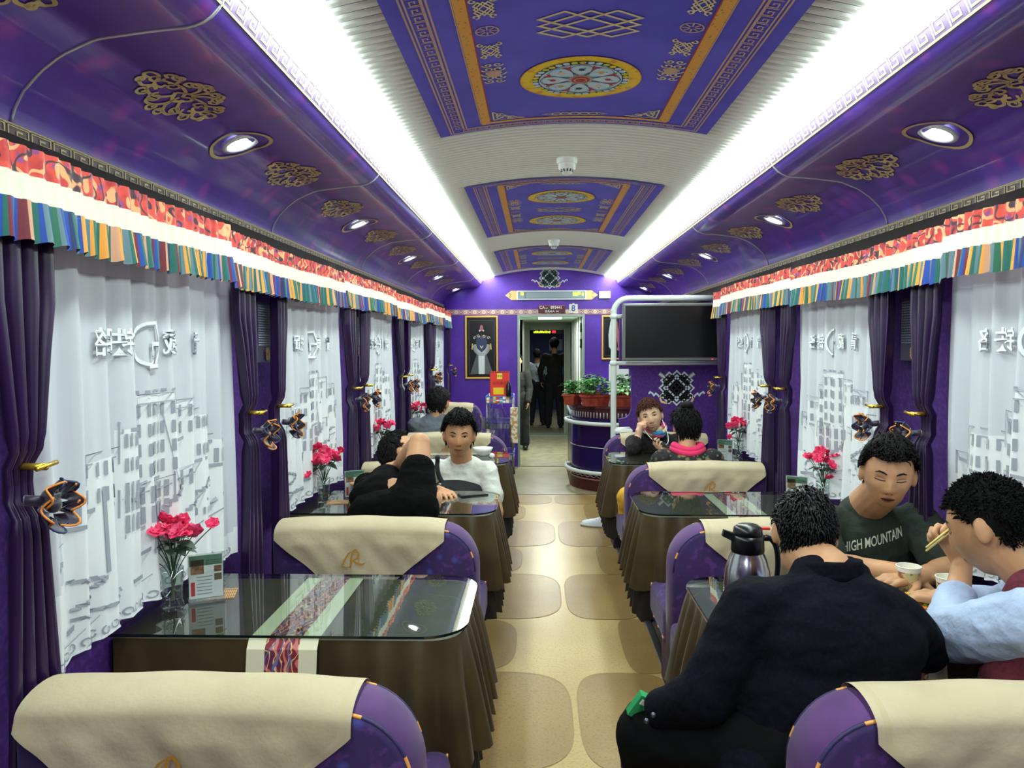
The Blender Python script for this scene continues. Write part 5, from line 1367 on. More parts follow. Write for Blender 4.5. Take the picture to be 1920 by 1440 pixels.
def hair(c, R, sc, parent, style='short', col=(14,12,12), seed=1, loc=(0,0,0), n=900, L=.035, vol=.014, part=0, rough=.55):
    rng = random.Random(seed); c = Vector(c); L0 = Vector(loc)
    mh = M('hair %s %d' % (style, col[0]), col, rough=rough+.15, spec=.2)
    def shell(th, a, ex):
        x, y, z = sin(th)*cos(a), sin(th)*sin(a), cos(th)
        p = Vector(head_shape(x,y,z)); d = Vector((x/.073,y/.091,z/.112)).normalized()
        return p+d*ex, hairline(x,y,z,style), d
    # cap volume
    N, K = 56, 36; vs = []; keep = []
    for j in range(K+1):
        for i in range(N):
            th = PI*(j/K*.98+.004); a = 2*PI*i/N
            p, h, d = shell(th, a, 0)
            e = vol*smooth01((h+.04)/.25)*(1+.22*sin(a*7+seed)*sin(th*9)+.18*sin(a*13-th*11)) + (.0 if h > -.04 else -.012)
            p = p+d*e*(1 if style == 'buzz' else 1+.5*max(0,d.z))
            vs.append(tuple(c+R @ (p*sc)-L0)); keep.append(h > -.045)
    fs = [(j*N+i, (j+1)*N+i, (j+1)*N+(i+1)%N, j*N+(i+1)%N) for j in range(K) for i in range(N) if keep[j*N+i] and keep[(j+1)*N+i] and keep[j*N+(i+1)%N]]
    fs.append(tuple(range(N)))
    b = MB(); b.add(vs, fs, 0, True)
    k = 0
    while k < n:
        a = rng.uniform(0,2*PI); th = math.acos(rng.uniform(-.75,1)); p, h, d = shell(th, a, vol*.75*(1+.5*max(0,cos(th)))*(style != 'buzz')+vol*.8*(style == 'buzz'))
        if h < .0: continue
        if (Vector((abs(p.x),p.y,p.z))-Vector((.077,-.010,-.008))).length < .036: continue
        k += 1
        y = sin(th)*sin(a)
        if style == 'buzz': flow = d+Vector((rng.gauss(0,.3),rng.gauss(0,.3),rng.gauss(0,.3)))
        else:
            down = Vector((0,0,-1)); whirl = Vector((d.x*.6+part*.4, .75 if y > -.25 else -.35, -.15))
            flow = whirl*max(0,d.z)+(down if style == 'woman' or d.y < .2 else V3up)*(1-max(0,d.z))*.9+d*.45+Vector((rng.gauss(0,.28),rng.gauss(0,.28),rng.gauss(0,.22)))
        flow -= d*flow.dot(d)*.75; flow.normalize()
        ln = L*rng.uniform(.6,1.2)*(1 if style != 'buzz' else .4); w_ = .0034*rng.uniform(.8,1.6)*(1 if style != 'buzz' else .6)
        q = [p-d*.003, p+flow*ln*.5+d*.004, p+flow*ln+d*(.003 if style != 'buzz' else .004)-Vector((0,0,ln*.12))]
        sd = flow.cross(d).normalized()
        pts = []
        for m_, (qq, ww) in enumerate(zip(q, (w_, w_*.8, 0.0002))):
            for oo in (sd*ww, d*ww*.5, -sd*ww): pts.append(tuple(c+R @ ((qq+oo)*sc)-L0))
        b.add(pts, [(0,1,4,3),(1,2,5,4),(3,4,7,6),(4,5,8,7),(0,3,5,2),(3,6,8,5)], 0, True)
    return b.build('hair', mh, parent)
def hand(P, wrist, fdir, pnorm, side, curl=.5, sc=PSC, spread=.12, thumb=.6):
    """adds palm, four fingers and a thumb; fdir fingers' direction, pnorm out of the palm, side +1: thumb towards fdir x pnorm"""
    w0 = Vector(wrist); f = Vector(fdir).normalized(); n = Vector(pnorm); n = (n-f*n.dot(f)).normalized(); s = f.cross(n)*side
    pal = .085*sc
    P.append(('cap', w0, w0+f*pal*.45, .023*sc, .026*sc))
    K = []
    for k, (off, ln, r) in enumerate(((.033,.072,.0088),(.011,.080,.0090),(-.011,.075,.0086),(-.031,.060,.0076))):
        kn = w0+f*(pal*(1 if k in (1,2) else .94))+s*off*sc; K.append(kn)
        P.append(('cap', w0+f*.02*sc+s*off*.5*sc, kn, .0135*sc, .0112*sc))
        d = (f+s*spread*(1.5-k)*.6).normalized(); p = kn; an = 0
        for q, fr in enumerate((.45,.32,.23)):
            an += curl*(.75 if q == 0 else .95)*(1+.08*k); dd = d*cos(an)+n*sin(an); e = p+dd*ln*fr*sc
            P.append(('cap', p, e, r*sc*(1-.07*q), r*sc*(.93-.08*q))); p = e
    tb = w0+f*.018*sc+s*.026*sc; d1 = (f*.62+s*.75+n*.25).normalized(); p1 = tb+d1*.040*sc; d2 = (f*.85+s*(.45-.5*thumb)+n*(.25+.5*thumb)).normalized(); p2 = p1+d2*.030*sc; p3 = p2+(d2+n*.2*thumb).normalized()*.024*sc
    P += [('cap', tb, p1, .0135*sc, .0112*sc), ('cap', p1, p2, .0108*sc, .0095*sc), ('cap', p2, p3, .0094*sc, .0078*sc)]
def torso(pel, chest, neck, shl, shr, k=1.0, w=.150, dpt=.098, sc=PSC):
    pel, chest, neck, shl, shr = map(Vector, (pel, chest, neck, shl, shr))
    r = (shr-shl).normalized(); u = (chest-pel).normalized(); f = u.cross(r).normalized(); r = f.cross(u); Rm = Matrix((r, f, u)).transposed()
    mid = pel.lerp(chest,.5)
    return [('ell', pel, (w*1.02*k*sc, dpt*1.1*k*sc, .13*sc), Rm), ('ell', mid, (w*.92*k*sc, dpt*1.0*k*sc, .17*sc), Rm), ('ell', chest, (w*1.05*k*sc, dpt*1.1*k*sc, .165*sc), Rm),
            ('cap', chest, neck, .085*k*sc, .055*k*sc), ('cap', chest.lerp(neck,.55), shl, .062*k*sc, .054*k*sc), ('cap', chest.lerp(neck,.55), shr, .062*k*sc, .054*k*sc)]
def limb(pts, rs, add=0):
    return [('cap', a, c, ra+add, rc+add) for a, c, ra, rc in zip(pts, pts[1:], rs, rs[1:])]
def skinmat(name, col): return M(name, col, rough=.55, n=[('noise',9,tuple(int(x*.9) for x in col),.4,.65)])
m_sk1 = skinmat('warm tan skin', (202,148,108)); m_sk2 = skinmat('light skin', (226,180,148)); m_sk3 = skinmat('golden skin', (206,154,114))
S_ = PSC
from mathutils import noise as mnoise
def wrinkle(me, amp):
    nr = [Vector(v.normal) for v in me.vertices]
    for v, n in zip(me.vertices, nr):
        p = v.co; q = Vector((p.x*7, p.y*7, p.z*11))
        a = mnoise.noise(q); r = 1-abs(mnoise.noise(q*1.6+Vector((3,1,7))))*2.4
        v.co = p+n*(amp*(.5*a+.55*max(-.2,r)-.25))
    me.update()
def figure(label, base, skin, skinmat_, clothes, vox=.0055, smooth=4):
    """base: world foot point; all prims in world coordinates"""
    t = empty('person', base, 0, label, 'person')
    B = Vector(base)
    me = volume(skin, vox, smooth)
    for v in me.vertices: v.co -= B
    link_mesh('body', me, skinmat_, t)
    cl = {}
    for nm, prims, mat, vx, sm in clothes:
        c = volume(prims, vx, sm); wrinkle(c, .0075 if nm not in ('strap',) else .0)
        for v in c.vertices: v.co -= B
        cl[nm] = link_mesh(nm, c, mat, t)
    return t, me, B, cl
V = Vector
def dressed(tor, arms, legs=None):
    pass
# ---------------------------------------------------------------- boy in white T-shirt
def boy():
    hc = V((-.462,4.55,1.065)); R = frame((.06,-1,-.10), .03); hs = S_*.98
    nk = V((-.458,4.64,.90)); ch = V((-.455,4.68,.745)); pe = V((-.44,4.66,.58))
    sl, sr = V((-.305,4.64,.84)), V((-.655,4.66,.845))      # his left (image right) / right
    base = (-.45,4.66,.455)
    el, er = V((-.245,4.56,.60)), V((-.72,4.52,.62)); wl, wr = V((-.30,4.32,.60)), V((-.55,4.25,.79))
    skin = torso(pe,ch,nk,sl,sr,.80)+[('cap',nk,hc+R@V((0,-.015,-.06))*hs,.056*S_,.054*S_), head_raw(hc,R,hs)]+ears(hc,R,hs)
    skin += limb([sl,el,wl],[.047*S_,.038*S_,.026*S_])+limb([sr,er,wr],[.045*S_,.038*S_,.026*S_])
    hand(skin, wl, (-.7,-.6,-.1), (0,0,-1), -1, .5); hand(skin, wr, (.5,-.85,0), (0,0,-1), 1, .4)
    kl, kr = V((-.33,4.25,.57)), V((-.56,4.22,.57))
    skin += limb([pe+V((.09,0,0)),kl,V((-.34,4.18,.12))],[.085,.062,.045])+limb([pe-V((.09,0,0)),kr,V((-.57,4.16,.12))],[.085,.062,.045])
    tee = torso(pe,ch,nk-V((0,0,.02)),sl,sr,1.0)+limb([sl,sl.lerp(el,.62)],[.062,.068])+limb([sr,sr.lerp(er,.62)],[.062,.068])+[('cap',nk-V((0,0,.012)),nk-V((0,-.01,.04)),.070,.09)]
    bib = [('ell',V((-.475,4.625,.715)),(.170,.150,.085)),('ell',pe,(.20,.15,.12))]
    strap = [('cap',a,b_,.019,.019) for a,b_ in zip([V((-.60,4.60,.925)),V((-.595,4.545,.86)),V((-.585,4.525,.80)),V((-.55,4.535,.74))],[V((-.595,4.545,.86)),V((-.585,4.525,.80)),V((-.55,4.535,.74)),V((-.52,4.56,.70))])]
    pants = limb([pe+V((.09,0,0)),kl,V((-.34,4.18,.2))],[.115,.08,.06])+limb([pe-V((.09,0,0)),kr,V((-.57,4.16,.2))],[.115,.08,.06])
    den = M('black denim',(26,28,34),rough=.8)
    t, me, B, cl = figure('boy in white T-shirt and black bib facing the viewer behind the second left table', base, skin, m_sk1,
        [('tshirt',tee,M('white cotton',(214,216,208),rough=.85,bump=(11,.7,.03)),.007,8),('bib',bib,den,.007,6),('trousers',pants,den,.009,5)])
    tm = cl['tshirt'].data; bvh = BVHTree.FromPolygons([v.co.copy() for v in tm.vertices], [tuple(p.vertices) for p in tm.polygons])
    pts = []
    for x, z in ((-.600,.925),(-.604,.90),(-.603,.87),(-.598,.84),(-.590,.81),(-.575,.785),(-.555,.77)):
        h = bvh.ray_cast(V((x,4.2,z))-B, V((0,1,0))); pts.append(h[0]+V((0,-.004,0)) if h[0] else V((x,4.6,z))-B)
    b = MB(); b.tube(pts, .014, 8); b.build('strap', den, t)
    b = MB(); b.lathe([(0,.004),(.012,.004),(.012,0)],c=(0,0,0),n=14); b.xform(Matrix.Translation(V((-.575,4.502,.775))-B)@Matrix.Rotation(PI/2,4,'X')); b.build('buckle', m_metal, t)
    face(me, hc-B, R, hs, t, eyes='open', lip=(150,92,76)); hair(hc-B, R, hs, t, 'short', (10,9,10), 3, n=1500, L=.026, vol=.019)
boy()
# ---------------------------------------------------------------- reclining figure in black
def recline():
    hc = V((-.775,4.36,.975)); R = frame((.75,.35,.45), .5); hs = S_
    hip = V((-.60,3.76,.83)); ch = V((-.79,3.86,.835)); nk = V((-.80,4.18,.90))
    kn = V((-.605,3.93,1.09)); an = V((-.80,4.20,.875)); base = (-.65,3.8,.775)
    hipR = V((-.60,3.74,.84))
    skin = [('ell',hip,(.13,.11,.09)),('cap',hip,ch,.10,.10),('cap',ch,nk,.09,.06),('cap',nk,hc+R@V((0,-.01,-.06))*hs,.056,.054), head_raw(hc,R,hs)]+ears(hc,R,hs)
    skin += limb([hipR,kn,an],[.085,.057,.038])+[('ell',kn,(.058,.06,.06)),('cap',kn.lerp(an,.12),kn.lerp(an,.5),.058,.052)]
    k2 = V((-.62,4.14,.835)); a2 = V((-.80,4.10,.83))
    skin += limb([hipR+V((-.02,.05,-.02)),k2,a2],[.075,.055,.036])
    for a, d in ((an,V((-.85,.4,-.18))),(a2,V((-.9,-.1,.25)))):
        d.normalize(); skin += [('cap',a,a+d*.05,.036,.036),('cap',a+d*.05-V((0,0,.01)),a+d*.17-V((0,0,.02)),.034,.024)]
        for q in range(5): skin.append(('cap',a+d*.17+V((0,(q-2)*.013,-.02)),a+d*(.205-.006*abs(q-1))+V((0,(q-2)*.014,-.022)),.0095,.008))
    sA = V((-.90,4.0,.86)); e = V((-.93,4.22,.86)); w_ = V((-.84,4.34,.88)); skin += limb([ch,sA,e,w_],[.05,.045,.038,.026]); hand(skin, w_, (.6,.7,.1), (0,0,1), 1, .6)
    sB = V((-.70,3.95,.88)); e2 = V((-.66,4.10,.90)); w2 = V((-.74,4.24,.92)); skin += limb([ch,sB,e2,w2],[.05,.045,.036,.026]); hand(skin, w2, (-.3,.9,.1), (0,0,-1), 1, .5)
    blk = M('black jersey',(7,7,8),rough=.95,spec=.1,bump=(10,.6,.03))
    tee = [('ell',ch,(.165,.15,.105),Euler((0,-.1,0))),('cap',V((-.82,3.72,.76)),V((-.60,3.70,.80)),.115,.125),('cap',ch,V((-.80,4.05,.88)),.12,.09),('cap',ch,V((-.90,4.02,.86)),.09,.07)]
    sh = [('ell',hip+V((-.03,-.03,-.02)),(.14,.13,.125)),('cap',hipR,hipR.lerp(kn,.52),.115,.088),('cap',hipR+V((-.03,.04,-.02)),hipR.lerp(k2,.5),.10,.085)]
    t, me, B, cl = figure('person in black lying across the second left table with bare knee raised', base, skin, m_sk1, [('black_top',tee,blk,.008,8),('black_shorts',sh,blk,.008,5)])
    hair(hc-B, R, hs, t, 'short', (10,9,10), 8, n=900, L=.02, vol=.010)
recline()
# ---------------------------------------------------------------- man in grey, back view
def grey():
    hc = V((-.865,6.72,1.09)); R = frame((.25,1,-.15), .05); hs = S_; base = (-.90,6.72,.455)
    nk = V((-.885,6.68,.95)); ch = V((-.92,6.70,.80)); pe = V((-.90,6.75,.58)); sl, sr = V((-1.06,6.66,.905)), V((-.73,6.70,.90))
    el, er = V((-1.09,6.86,.72)), V((-.66,6.88,.72)); wl, wr = V((-1.0,7.05,.80)), V((-.80,7.05,.80))
    skin = torso(pe,ch,nk,sl,sr,.8)+[('cap',nk,hc+R@V((0,-.015,-.06))*hs,.056*S_,.052*S_), head_raw(hc,R,hs)]+ears(hc,R,hs)+limb([sl,el,wl],[.05,.042,.03])+limb([sr,er,wr],[.05,.042,.03])
    hand(skin, wl, (.3,.9,0), (0,0,-1), 1, .5); hand(skin, wr, (-.3,.9,0), (0,0,-1), -1, .5)
    skin += limb([pe,V((-1.0,7.05,.57))],[.09,.06])+limb([pe,V((-.78,7.05,.57))],[.09,.06])
    sh = torso(pe,ch,nk-V((0,0,.02)),sl,sr,1.02)+limb([sl,el,wl],[.07,.062,.05])+limb([sr,er,wr],[.07,.062,.05])+[('cap',nk-V((.03,0,.01)),nk+V((.03,0,-.01)),.07,.07)]
    t, me, B, cl = figure('person in grey shirt seen from behind at the fourth left table', base, skin, m_sk1, [('grey_shirt',sh,M('grey cotton',(96,102,112),rough=.9,bump=(12,.7,.03)),.008,6)], vox=.008)
    hair(hc-B, R, hs, t, 'short', (14,12,12), 5, n=700, L=.022, vol=.012)
grey()
# ---------------------------------------------------------------- smiling woman with phone
def woman():
    hc = V((.872,5.98,1.045)); R = frame((-.14,-1,-.03), -.22); hs = S_*.98; base = (.92,6.18,.455)
    nk = V((.925,6.08,.885)); ch = V((.93,6.13,.74)); pe = V((.93,6.16,.58)); sl, sr = V((1.10,6.10,.83)), V((.76,6.08,.82))
    er, wr = V((.725,5.84,.815)), V((.768,5.885,.90)); el, wl = V((1.12,5.92,.80)), V((.985,5.76,.808))
    skin = torso(pe,ch,nk,sl,sr,.78)+[('cap',nk,hc+R@V((0,-.012,-.06))*hs,.05*S_,.048*S_), head_raw(hc,R,hs)]+ears(hc,R,hs)
    skin += limb([sr,er,wr],[.045,.04,.026])+limb([sl,el,wl],[.045,.04,.026])
    hand(skin, wr, (.15,.0,1), (.9,.2,.0), 1, 1.35, PSC*.95); hand(skin, wl, (-.75,-.25,.2), (0,0,1), 1, .75, PSC*.95)
    kr, ar = V((.78,5.98,.56)), V((.66,6.42,.13)); kl = V((1.02,5.90,.56))
    kr = V((.72,6.12,.55)); ar = V((.60,6.72,.11))
    skin += limb([pe-V((.08,0,0)),kr,ar],[.09,.06,.04])+limb([pe+V((.08,0,0)),kl,V((1.02,5.8,.12))],[.09,.06,.04])
    blk = M('black fuzzy knit',(24,20,22),rough=1,n=[('noise',30,(58,46,44),.52,.68)],bump=(40,.8)); tr = M('dark trousers',(24,24,30),rough=.9)
    top = torso(pe,ch,nk-V((0,0,.02)),sl,sr,1.0)+limb([sr,er,er.lerp(wr,.55)],[.070,.052,.044])+limb([sl,el,el.lerp(wl,.7)],[.070,.055,.045])
    pants = limb([pe-V((.08,0,0)),kr,ar],[.115,.08,.062])+limb([pe+V((.08,0,0)),kl,V((1.02,5.8,.14))],[.115,.08,.062])
    t, me, B, cl = figure('smiling woman in black knit leaning her cheek on her fist under the television', base, skin, m_sk2, [('knit_top',top,blk,.008,5),('trousers',pants,tr,.01,5)], vox=.005)
    face(me, hc-B, R, hs, t, eyes='open', mouth='open', smile=.9, brow=(50,34,28), lip=(196,84,84))
    hair(hc-B, R, hs, t, 'woman', (76,42,28), 9, n=1500, L=.022, vol=.010, part=.8)
    b = MB(); b.ellipsoid(hc-B+R@V((0,-.11,.05))*hs,(.04,.045,.04)); b.build('hair_bun', M('hair woman 84',(84,48,30)), t)
    b = MB()
    c0 = nk-B+V((-.015,-.03,.035))
    for k,(rz,zz) in enumerate(((.078,0),(.084,.022),(.074,.042))):
        b.tube([tuple(c0+V((rz*cos(a),rz*.85*sin(a)-.008,zz+.012*sin(2*a+k)-.02*(sin(a)<0)*abs(sin(a))))) for a in [2*PI*q/28 for q in range(28)]], .020, 8, k, closed=True, mfn=lambda i,k=k: (i//4+k) % 3)
    b.build('scarf', [M('scarf sky blue',(60,150,210),rough=.7), M('scarf cream',(226,214,170),rough=.7), M('scarf pink',(220,90,120),rough=.7)], t)
    b = MB(); b.tube([tuple(V(p)-B) for p in bez((.955,5.93,1.02),(.99,5.85,.93),(1.0,5.82,.86),(.955,5.75,.845),12)], .0028, 6); b.tube([tuple(V(p)-B) for p in bez((.80,5.93,1.0),(.82,5.86,.90),(.90,5.80,.84),(.955,5.75,.845),12)], .0028, 6); b.build('earphone_cord', m_white, t)
    # right sneaker in the aisle
    b = MB(); P0 = V((.60,6.72,0))-B; d = V((-.86,.25,0)).normalized(); n = V((-d.y,d.x,0))
    prof = [(-.07,.036,.10),(-.03,.042,.105),(.03,.044,.085),(.09,.046,.062),(.15,.046,.050),(.19,.036,.040),(.215,.012,.028)]
    b.grid(lambda u,v: tuple(P0+d*interp(v*6,range(7),[q[0] for q in prof])+n*(interp(v*6,range(7),[q[1] for q in prof])*cos(PI*u))+V((0,0,.012+interp(v*6,range(7),[q[2] for q in prof])*sin(PI*u)))), 12, 18, 0, flip=True)
    b.poly2([(-.075,-.03),(.0,-.045),(.1,-.047),(.17,-.042),(.215,-.02),(.22,0),(.215,.02),(.17,.042),(.1,.047),(0,.045),(-.075,.03)], lambda u,v: tuple(P0+d*u+n*v+V((0,0,.002))), 0)
    b.tube([tuple(P0+d*u+n*v+V((0,0,.012))) for u,v in [(-.075,-.03),(.0,-.045),(.1,-.047),(.17,-.042),(.215,-.02),(.22,0),(.215,.02),(.17,.042),(.1,.047),(0,.045),(-.075,.03)]], .012, 6, 1, closed=True)
    for q in range(4): b.tube([tuple(P0+d*(.03+.025*q)+n*v+V((0,0,.096-.010*q-abs(v)*.35))) for v in (-.025,0,.025)], .004, 5, 0)
    b.build('sneaker', [M('sneaker white',(226,228,236),rough=.7), M('sneaker sole',(180,182,180),rough=.6)], t)
woman()
o = phone((.925,5.735,.862), (.35,0,1.2), 'dark mobile phone held in the hand of the smiling woman')
# ---------------------------------------------------------------- person with pink collar, back view
def floral():
    hc = V((.998,5.20,1.045)); R = frame((-.12,1,-.15), .0); hs = S_*.9; base = (1.0,5.10,.455)
    nk = V((.995,5.14,.905)); ch = V((1.0,5.12,.74)); pe = V((.98,5.12,.58)); sr, sl = V((1.16,5.12,.835)), V((.83,5.12,.835))
    er, el = V((1.22,5.24,.66)), V((.77,5.24,.66)); wr, wl = V((1.14,5.40,.80)), V((.86,5.42,.80))
    skin = torso(pe,ch,nk,sl,sr,.78)+[('cap',nk,hc+R@V((0,-.012,-.06))*hs,.05*S_,.048*S_), head_raw(hc,R,hs)]+ears(hc,R,hs)+limb([sr,er,wr],[.045,.04,.026])+limb([sl,el,wl],[.045,.04,.026])
    hand(skin, wr, (-.4,.9,0), (0,0,-1), -1, .5); hand(skin, wl, (.4,.9,0), (0,0,-1), 1, .5)
    k1, k2 = V((.62,5.20,.56)), V((.98,5.42,.56)); skin += limb([pe,k1,V((.66,5.40,.13))],[.09,.055,.038])+limb([pe,k2,V((1.0,5.45,.13))],[.09,.055,.038])
    fl = M('dark floral jacket',(22,22,24),rough=.8,n=[('voro',16,(120,112,70),.34,.24),('voro',27,(90,118,100),.25,.15),('noise',19,(170,70,60),.66,.7)])
    top = torso(pe,ch,nk-V((0,0,.02)),sl,sr,1.02)+limb([sr,er,wr],[.075,.066,.045])+limb([sl,el,wl],[.075,.066,.045])
    yel = limb([pe,k1,V((.66,5.40,.2))],[.115,.085,.065])+limb([pe,k2,V((1.0,5.45,.2))],[.115,.085,.065])
    t, me, B, cl = figure('dark haired person in floral jacket with pink collar, seen from behind, facing the smiling woman', base, skin, m_sk3, [('floral_jacket',top,fl,.008,5),('yellow_trousers',yel,M('mustard cotton',(214,166,50),rough=.85),.009,5)], vox=.007)
    hair(hc-B, R, hs, t, 'short', (12,10,12), 12, n=1300, L=.036, vol=.018)
    b = MB(); b.ellipsoid(hc-B+R@V((.0,-.04,.135))*hs,(.045,.045,.03)); b.build('top_knot', M('hair short 12',(12,10,12)), t)
    b = MB(); c0 = nk-B+V((0,-.012,.012))
    b.tube([tuple(c0+V((.088*cos(a),.07*sin(a),.012*cos(2*a)))) for a in [2*PI*q/30 for q in range(30)]], .024, 10, closed=True)
    b.tube([tuple(c0+V((.098*cos(a),.082*sin(a),-.022+.012*cos(2*a)))) for a in [2*PI*q/30 for q in range(30)]], .022, 10, closed=True); b.build('pink_collar', M('hot pink fleece',(226,50,104),rough=.9), t)
floral()
# ---------------------------------------------------------------- man in dark green T-shirt
def green():
    hc = V((1.268,2.82,1.130)); R = frame((-.34,-1,-.20), .08, (0,0,1)); hs = S_*.96
    base = (1.28,2.98,.455); nk = V((1.268,3.0,.972)); ch = V((1.28,3.02,.80)); pe = V((1.28,3.05,.60))
    sR, sL = V((1.065,2.985,.925)), V((1.455,2.985,.92))       # his right = image left
    eR, wR = V((1.045,2.80,.80)), V((1.25,2.665,.812)); eL, wL = V((1.465,2.745,.805)), V((1.27,2.60,.812))
    skin = torso(pe,ch,nk,sL,sR,.80)+[('cap',nk,hc+R@V((0,-.02,-.06))*hs,.062*S_,.060*S_), head_raw(hc,R,hs)]+ears(hc,R,hs)
    skin += limb([sR,eR,wR],[.055,.046,.032])+limb([sL,eL,wL],[.055,.046,.032])+[('cap',eR,eR.lerp(wR,.4),.047,.044),('cap',eL,eL.lerp(wL,.4),.047,.044)]
    hand(skin, wR, (.93,-.25,.0), (0,0,-1), -1, .35); hand(skin, wL, (-.95,-.2,.0), (0,0,-1), 1, .35)
    skin += limb([pe-V((.1,0,0)),V((1.14,2.62,.58))],[.10,.07])+limb([pe+V((.1,0,0)),V((1.42,2.62,.58))],[.10,.07])
    tee = torso(pe,ch,nk-V((0,0,.035)),sL,sR,1.04)+limb([sR,sR.lerp(eR,.72)],[.076,.082])+limb([sL,sL.lerp(eL,.72)],[.076,.086])+[('cap',nk-V((.02,-.01,.03)),nk-V((-.02,-.01,.03)),.078,.078)]
    pants = limb([pe-V((.1,0,0)),V((1.14,2.62,.58))],[.13,.09])+limb([pe+V((.1,0,0)),V((1.42,2.62,.58))],[.13,.09])
    t, me, B, cl = figure('man in dark green T-shirt reading HIGH MOUNTAIN, eyes lowered, forearms folded on the table', base, skin, m_sk1, [('tshirt',tee,M('dark green cotton',(34,42,34),rough=.9,bump=(10,.7,.03)),.007,7),('trousers',pants,M('dark trousers',(24,24,30),rough=.9),.01,4)], vox=.005, smooth=3)
    face(me, hc-B, R, hs, t, eyes='closed', mouth='open', lip=(150,82,72)); hair(hc-B, R, hs, t, 'short', (16,14,13), 21, n=1700, L=.020, vol=.014)
    tm = cl['tshirt'].data; vs = [v.co.copy() for v in tm.vertices]; bvh = BVHTree.FromPolygons(vs, [tuple(p.vertices) for p in tm.polygons])
    b = MB(); tv, tf = text_mesh('HIGH MOUNTAIN', .062, 'CENTER', .012, .0)
    SX = .214/(max(q[0] for q in tv)-min(q[0] for q in tv))
    def pr_(x, y):
        x2 = x*SX; z = .862+y*.85+.034*(x2/.115); o = V((1.258+x2, 2.3, z))-B; h = bvh.ray_cast(o, V((0,1,0)))
        q = h[0]+V((0,-.003,0)) if h[0] else V((1.235+x2,2.86,z))-B
        return tuple(q)
    b.add([pr_(x,y) for x,y in tv], tf); b.build('chest_lettering', M('cream lettering',(206,204,186),rough=.8), t)
green()
# ---------------------------------------------------------------- man in navy jacket, back view
def navy():
    hc = V((.724,2.10,1.088)); R = frame((.12,1,-.30), -.06); hs = S_*.86
    base = (.70,1.86,.455); nk = V((.748,1.985,1.005)); ch = V((.735,1.90,.83)); pe = V((.70,1.86,.60))
    sL, sR = V((.545,1.94,.925)), V((.905,1.945,.892))
    eL, wL = V((.415,1.89,.725)), V((.325,1.95,.665)); eR, wR = V((1.015,2.03,.80)), V((.93,2.25,.812))
    kL, aL = V((.315,2.02,.56)), V((.36,2.06,.12)); kR, aR = V((.82,2.30,.56)), V((.86,2.30,.12))
    skin = torso(pe,ch,nk,sL,sR,.8)+[('cap',nk,hc+R@V((0,-.015,-.06))*hs,.060*S_,.056*S_), head_raw(hc,R,hs)]+ears(hc,R,hs)
    skin += limb([sL,eL,wL],[.05,.042,.03])+limb([sR,eR,wR],[.05,.042,.03])
    hand(skin, wL, (-.35,.4,-.75), (.6,.5,0), -1, .55); hand(skin, wR, (-.1,.95,.0), (0,0,-1), -1, .5)
    skin += limb([pe-V((.09,0,0)),kL,aL],[.10,.07,.045])+limb([pe+V((.09,0,0)),kR,aR],[.10,.07,.045])
    nv = M('navy black suiting',(10,11,20),rough=.92,spec=.12,n=[('noise',120,(15,17,28),.45,.7)],bump=(8,.7,.03)); bl = M('black trousers',(8,8,10),spec=.12,rough=.8)
    jk = torso(pe,ch,nk-V((0,0,.03)),sL,sR,1.12)+[('ell',V((.72,1.88,.70)),(.235,.155,.20)),('ell',V((.74,1.90,.86)),(.215,.135,.13)),
        ('cap',V((.70,1.92,.945)),sL,.085,.080),('cap',V((.80,1.92,.945)),sR,.085,.080)]+limb([sL,eL,wL],[.088,.072,.054])+limb([sR,eR,wR],[.078,.066,.052])
    jk += [('cap',nk+V((-.035,-.01,-.015)),nk+V((.035,-.01,-.015)),.072,.072), ('cap',V((.56,1.86,.55)),V((.86,1.86,.55)),.15,.15)]
    pt = limb([pe-V((.09,0,0)),kL,aL],[.15,.105,.075])+limb([pe+V((.09,0,0)),kR,aR],[.15,.105,.075])
    t, me, B, cl = figure('man in black navy jacket seen from behind at the nearest right table', base, skin, m_sk1, [('jacket',jk,nv,.0075,7),('trousers',pt,bl,.009,5)], vox=.006)
    hair(hc-B, R, hs, t, 'short', (9,9,11), 31, n=1900, L=.018, vol=.008, rough=.2)
    b = MB(); f = [(.10*cos(a),.084*sin(a),.0+.014*sin(a)) for a in [2*PI*k/30 for k in range(30)]]
    c0 = nk-B+V((0,-.006,.018)); b.grid(lambda u,v: tuple(c0+V(((.072+.012*(1-v))*cos(2*PI*u),(.070+.012*(1-v))*sin(2*PI*u),.045*v-.02+.012*sin(2*PI*u)*-1))), 36, 4, wrapu=True); b.build('jacket_collar', nv, t, solid=.010)
    for q,(x,y,z) in enumerate(((.315,1.905,.665),(.33,1.895,.685))):
        b = MB(); b.ellipsoid(V((x-.045,y-.02,z))-B,(.007,.007,.007)); b.build('cuff_button', M('dark metal button',(90,90,96),rough=.3,metal=.7), t)
    # shoes
    for a in (aL,aR):
        b = MB(); b.ellipsoid(V((a.x-.01,a.y+.05,.045))-B,(.05,.13,.045)); b.build('shoe', m_blk, t)
    return t
navy()
b = MB(); b.box((-.02,-.012,-.035),(.02,.012,.035)); b.box((-.012,-.013,.01),(.014,-.011,.026),1)
tag(b.build('green_packet', [M('green packet',(40,150,90),rough=.4), m_white], loc=(.268,1.99,.655), bevel=.003), 'small green packet held in the hand of the man in the navy jacket', 'packet').rotation_euler = (.3,.5,.2)
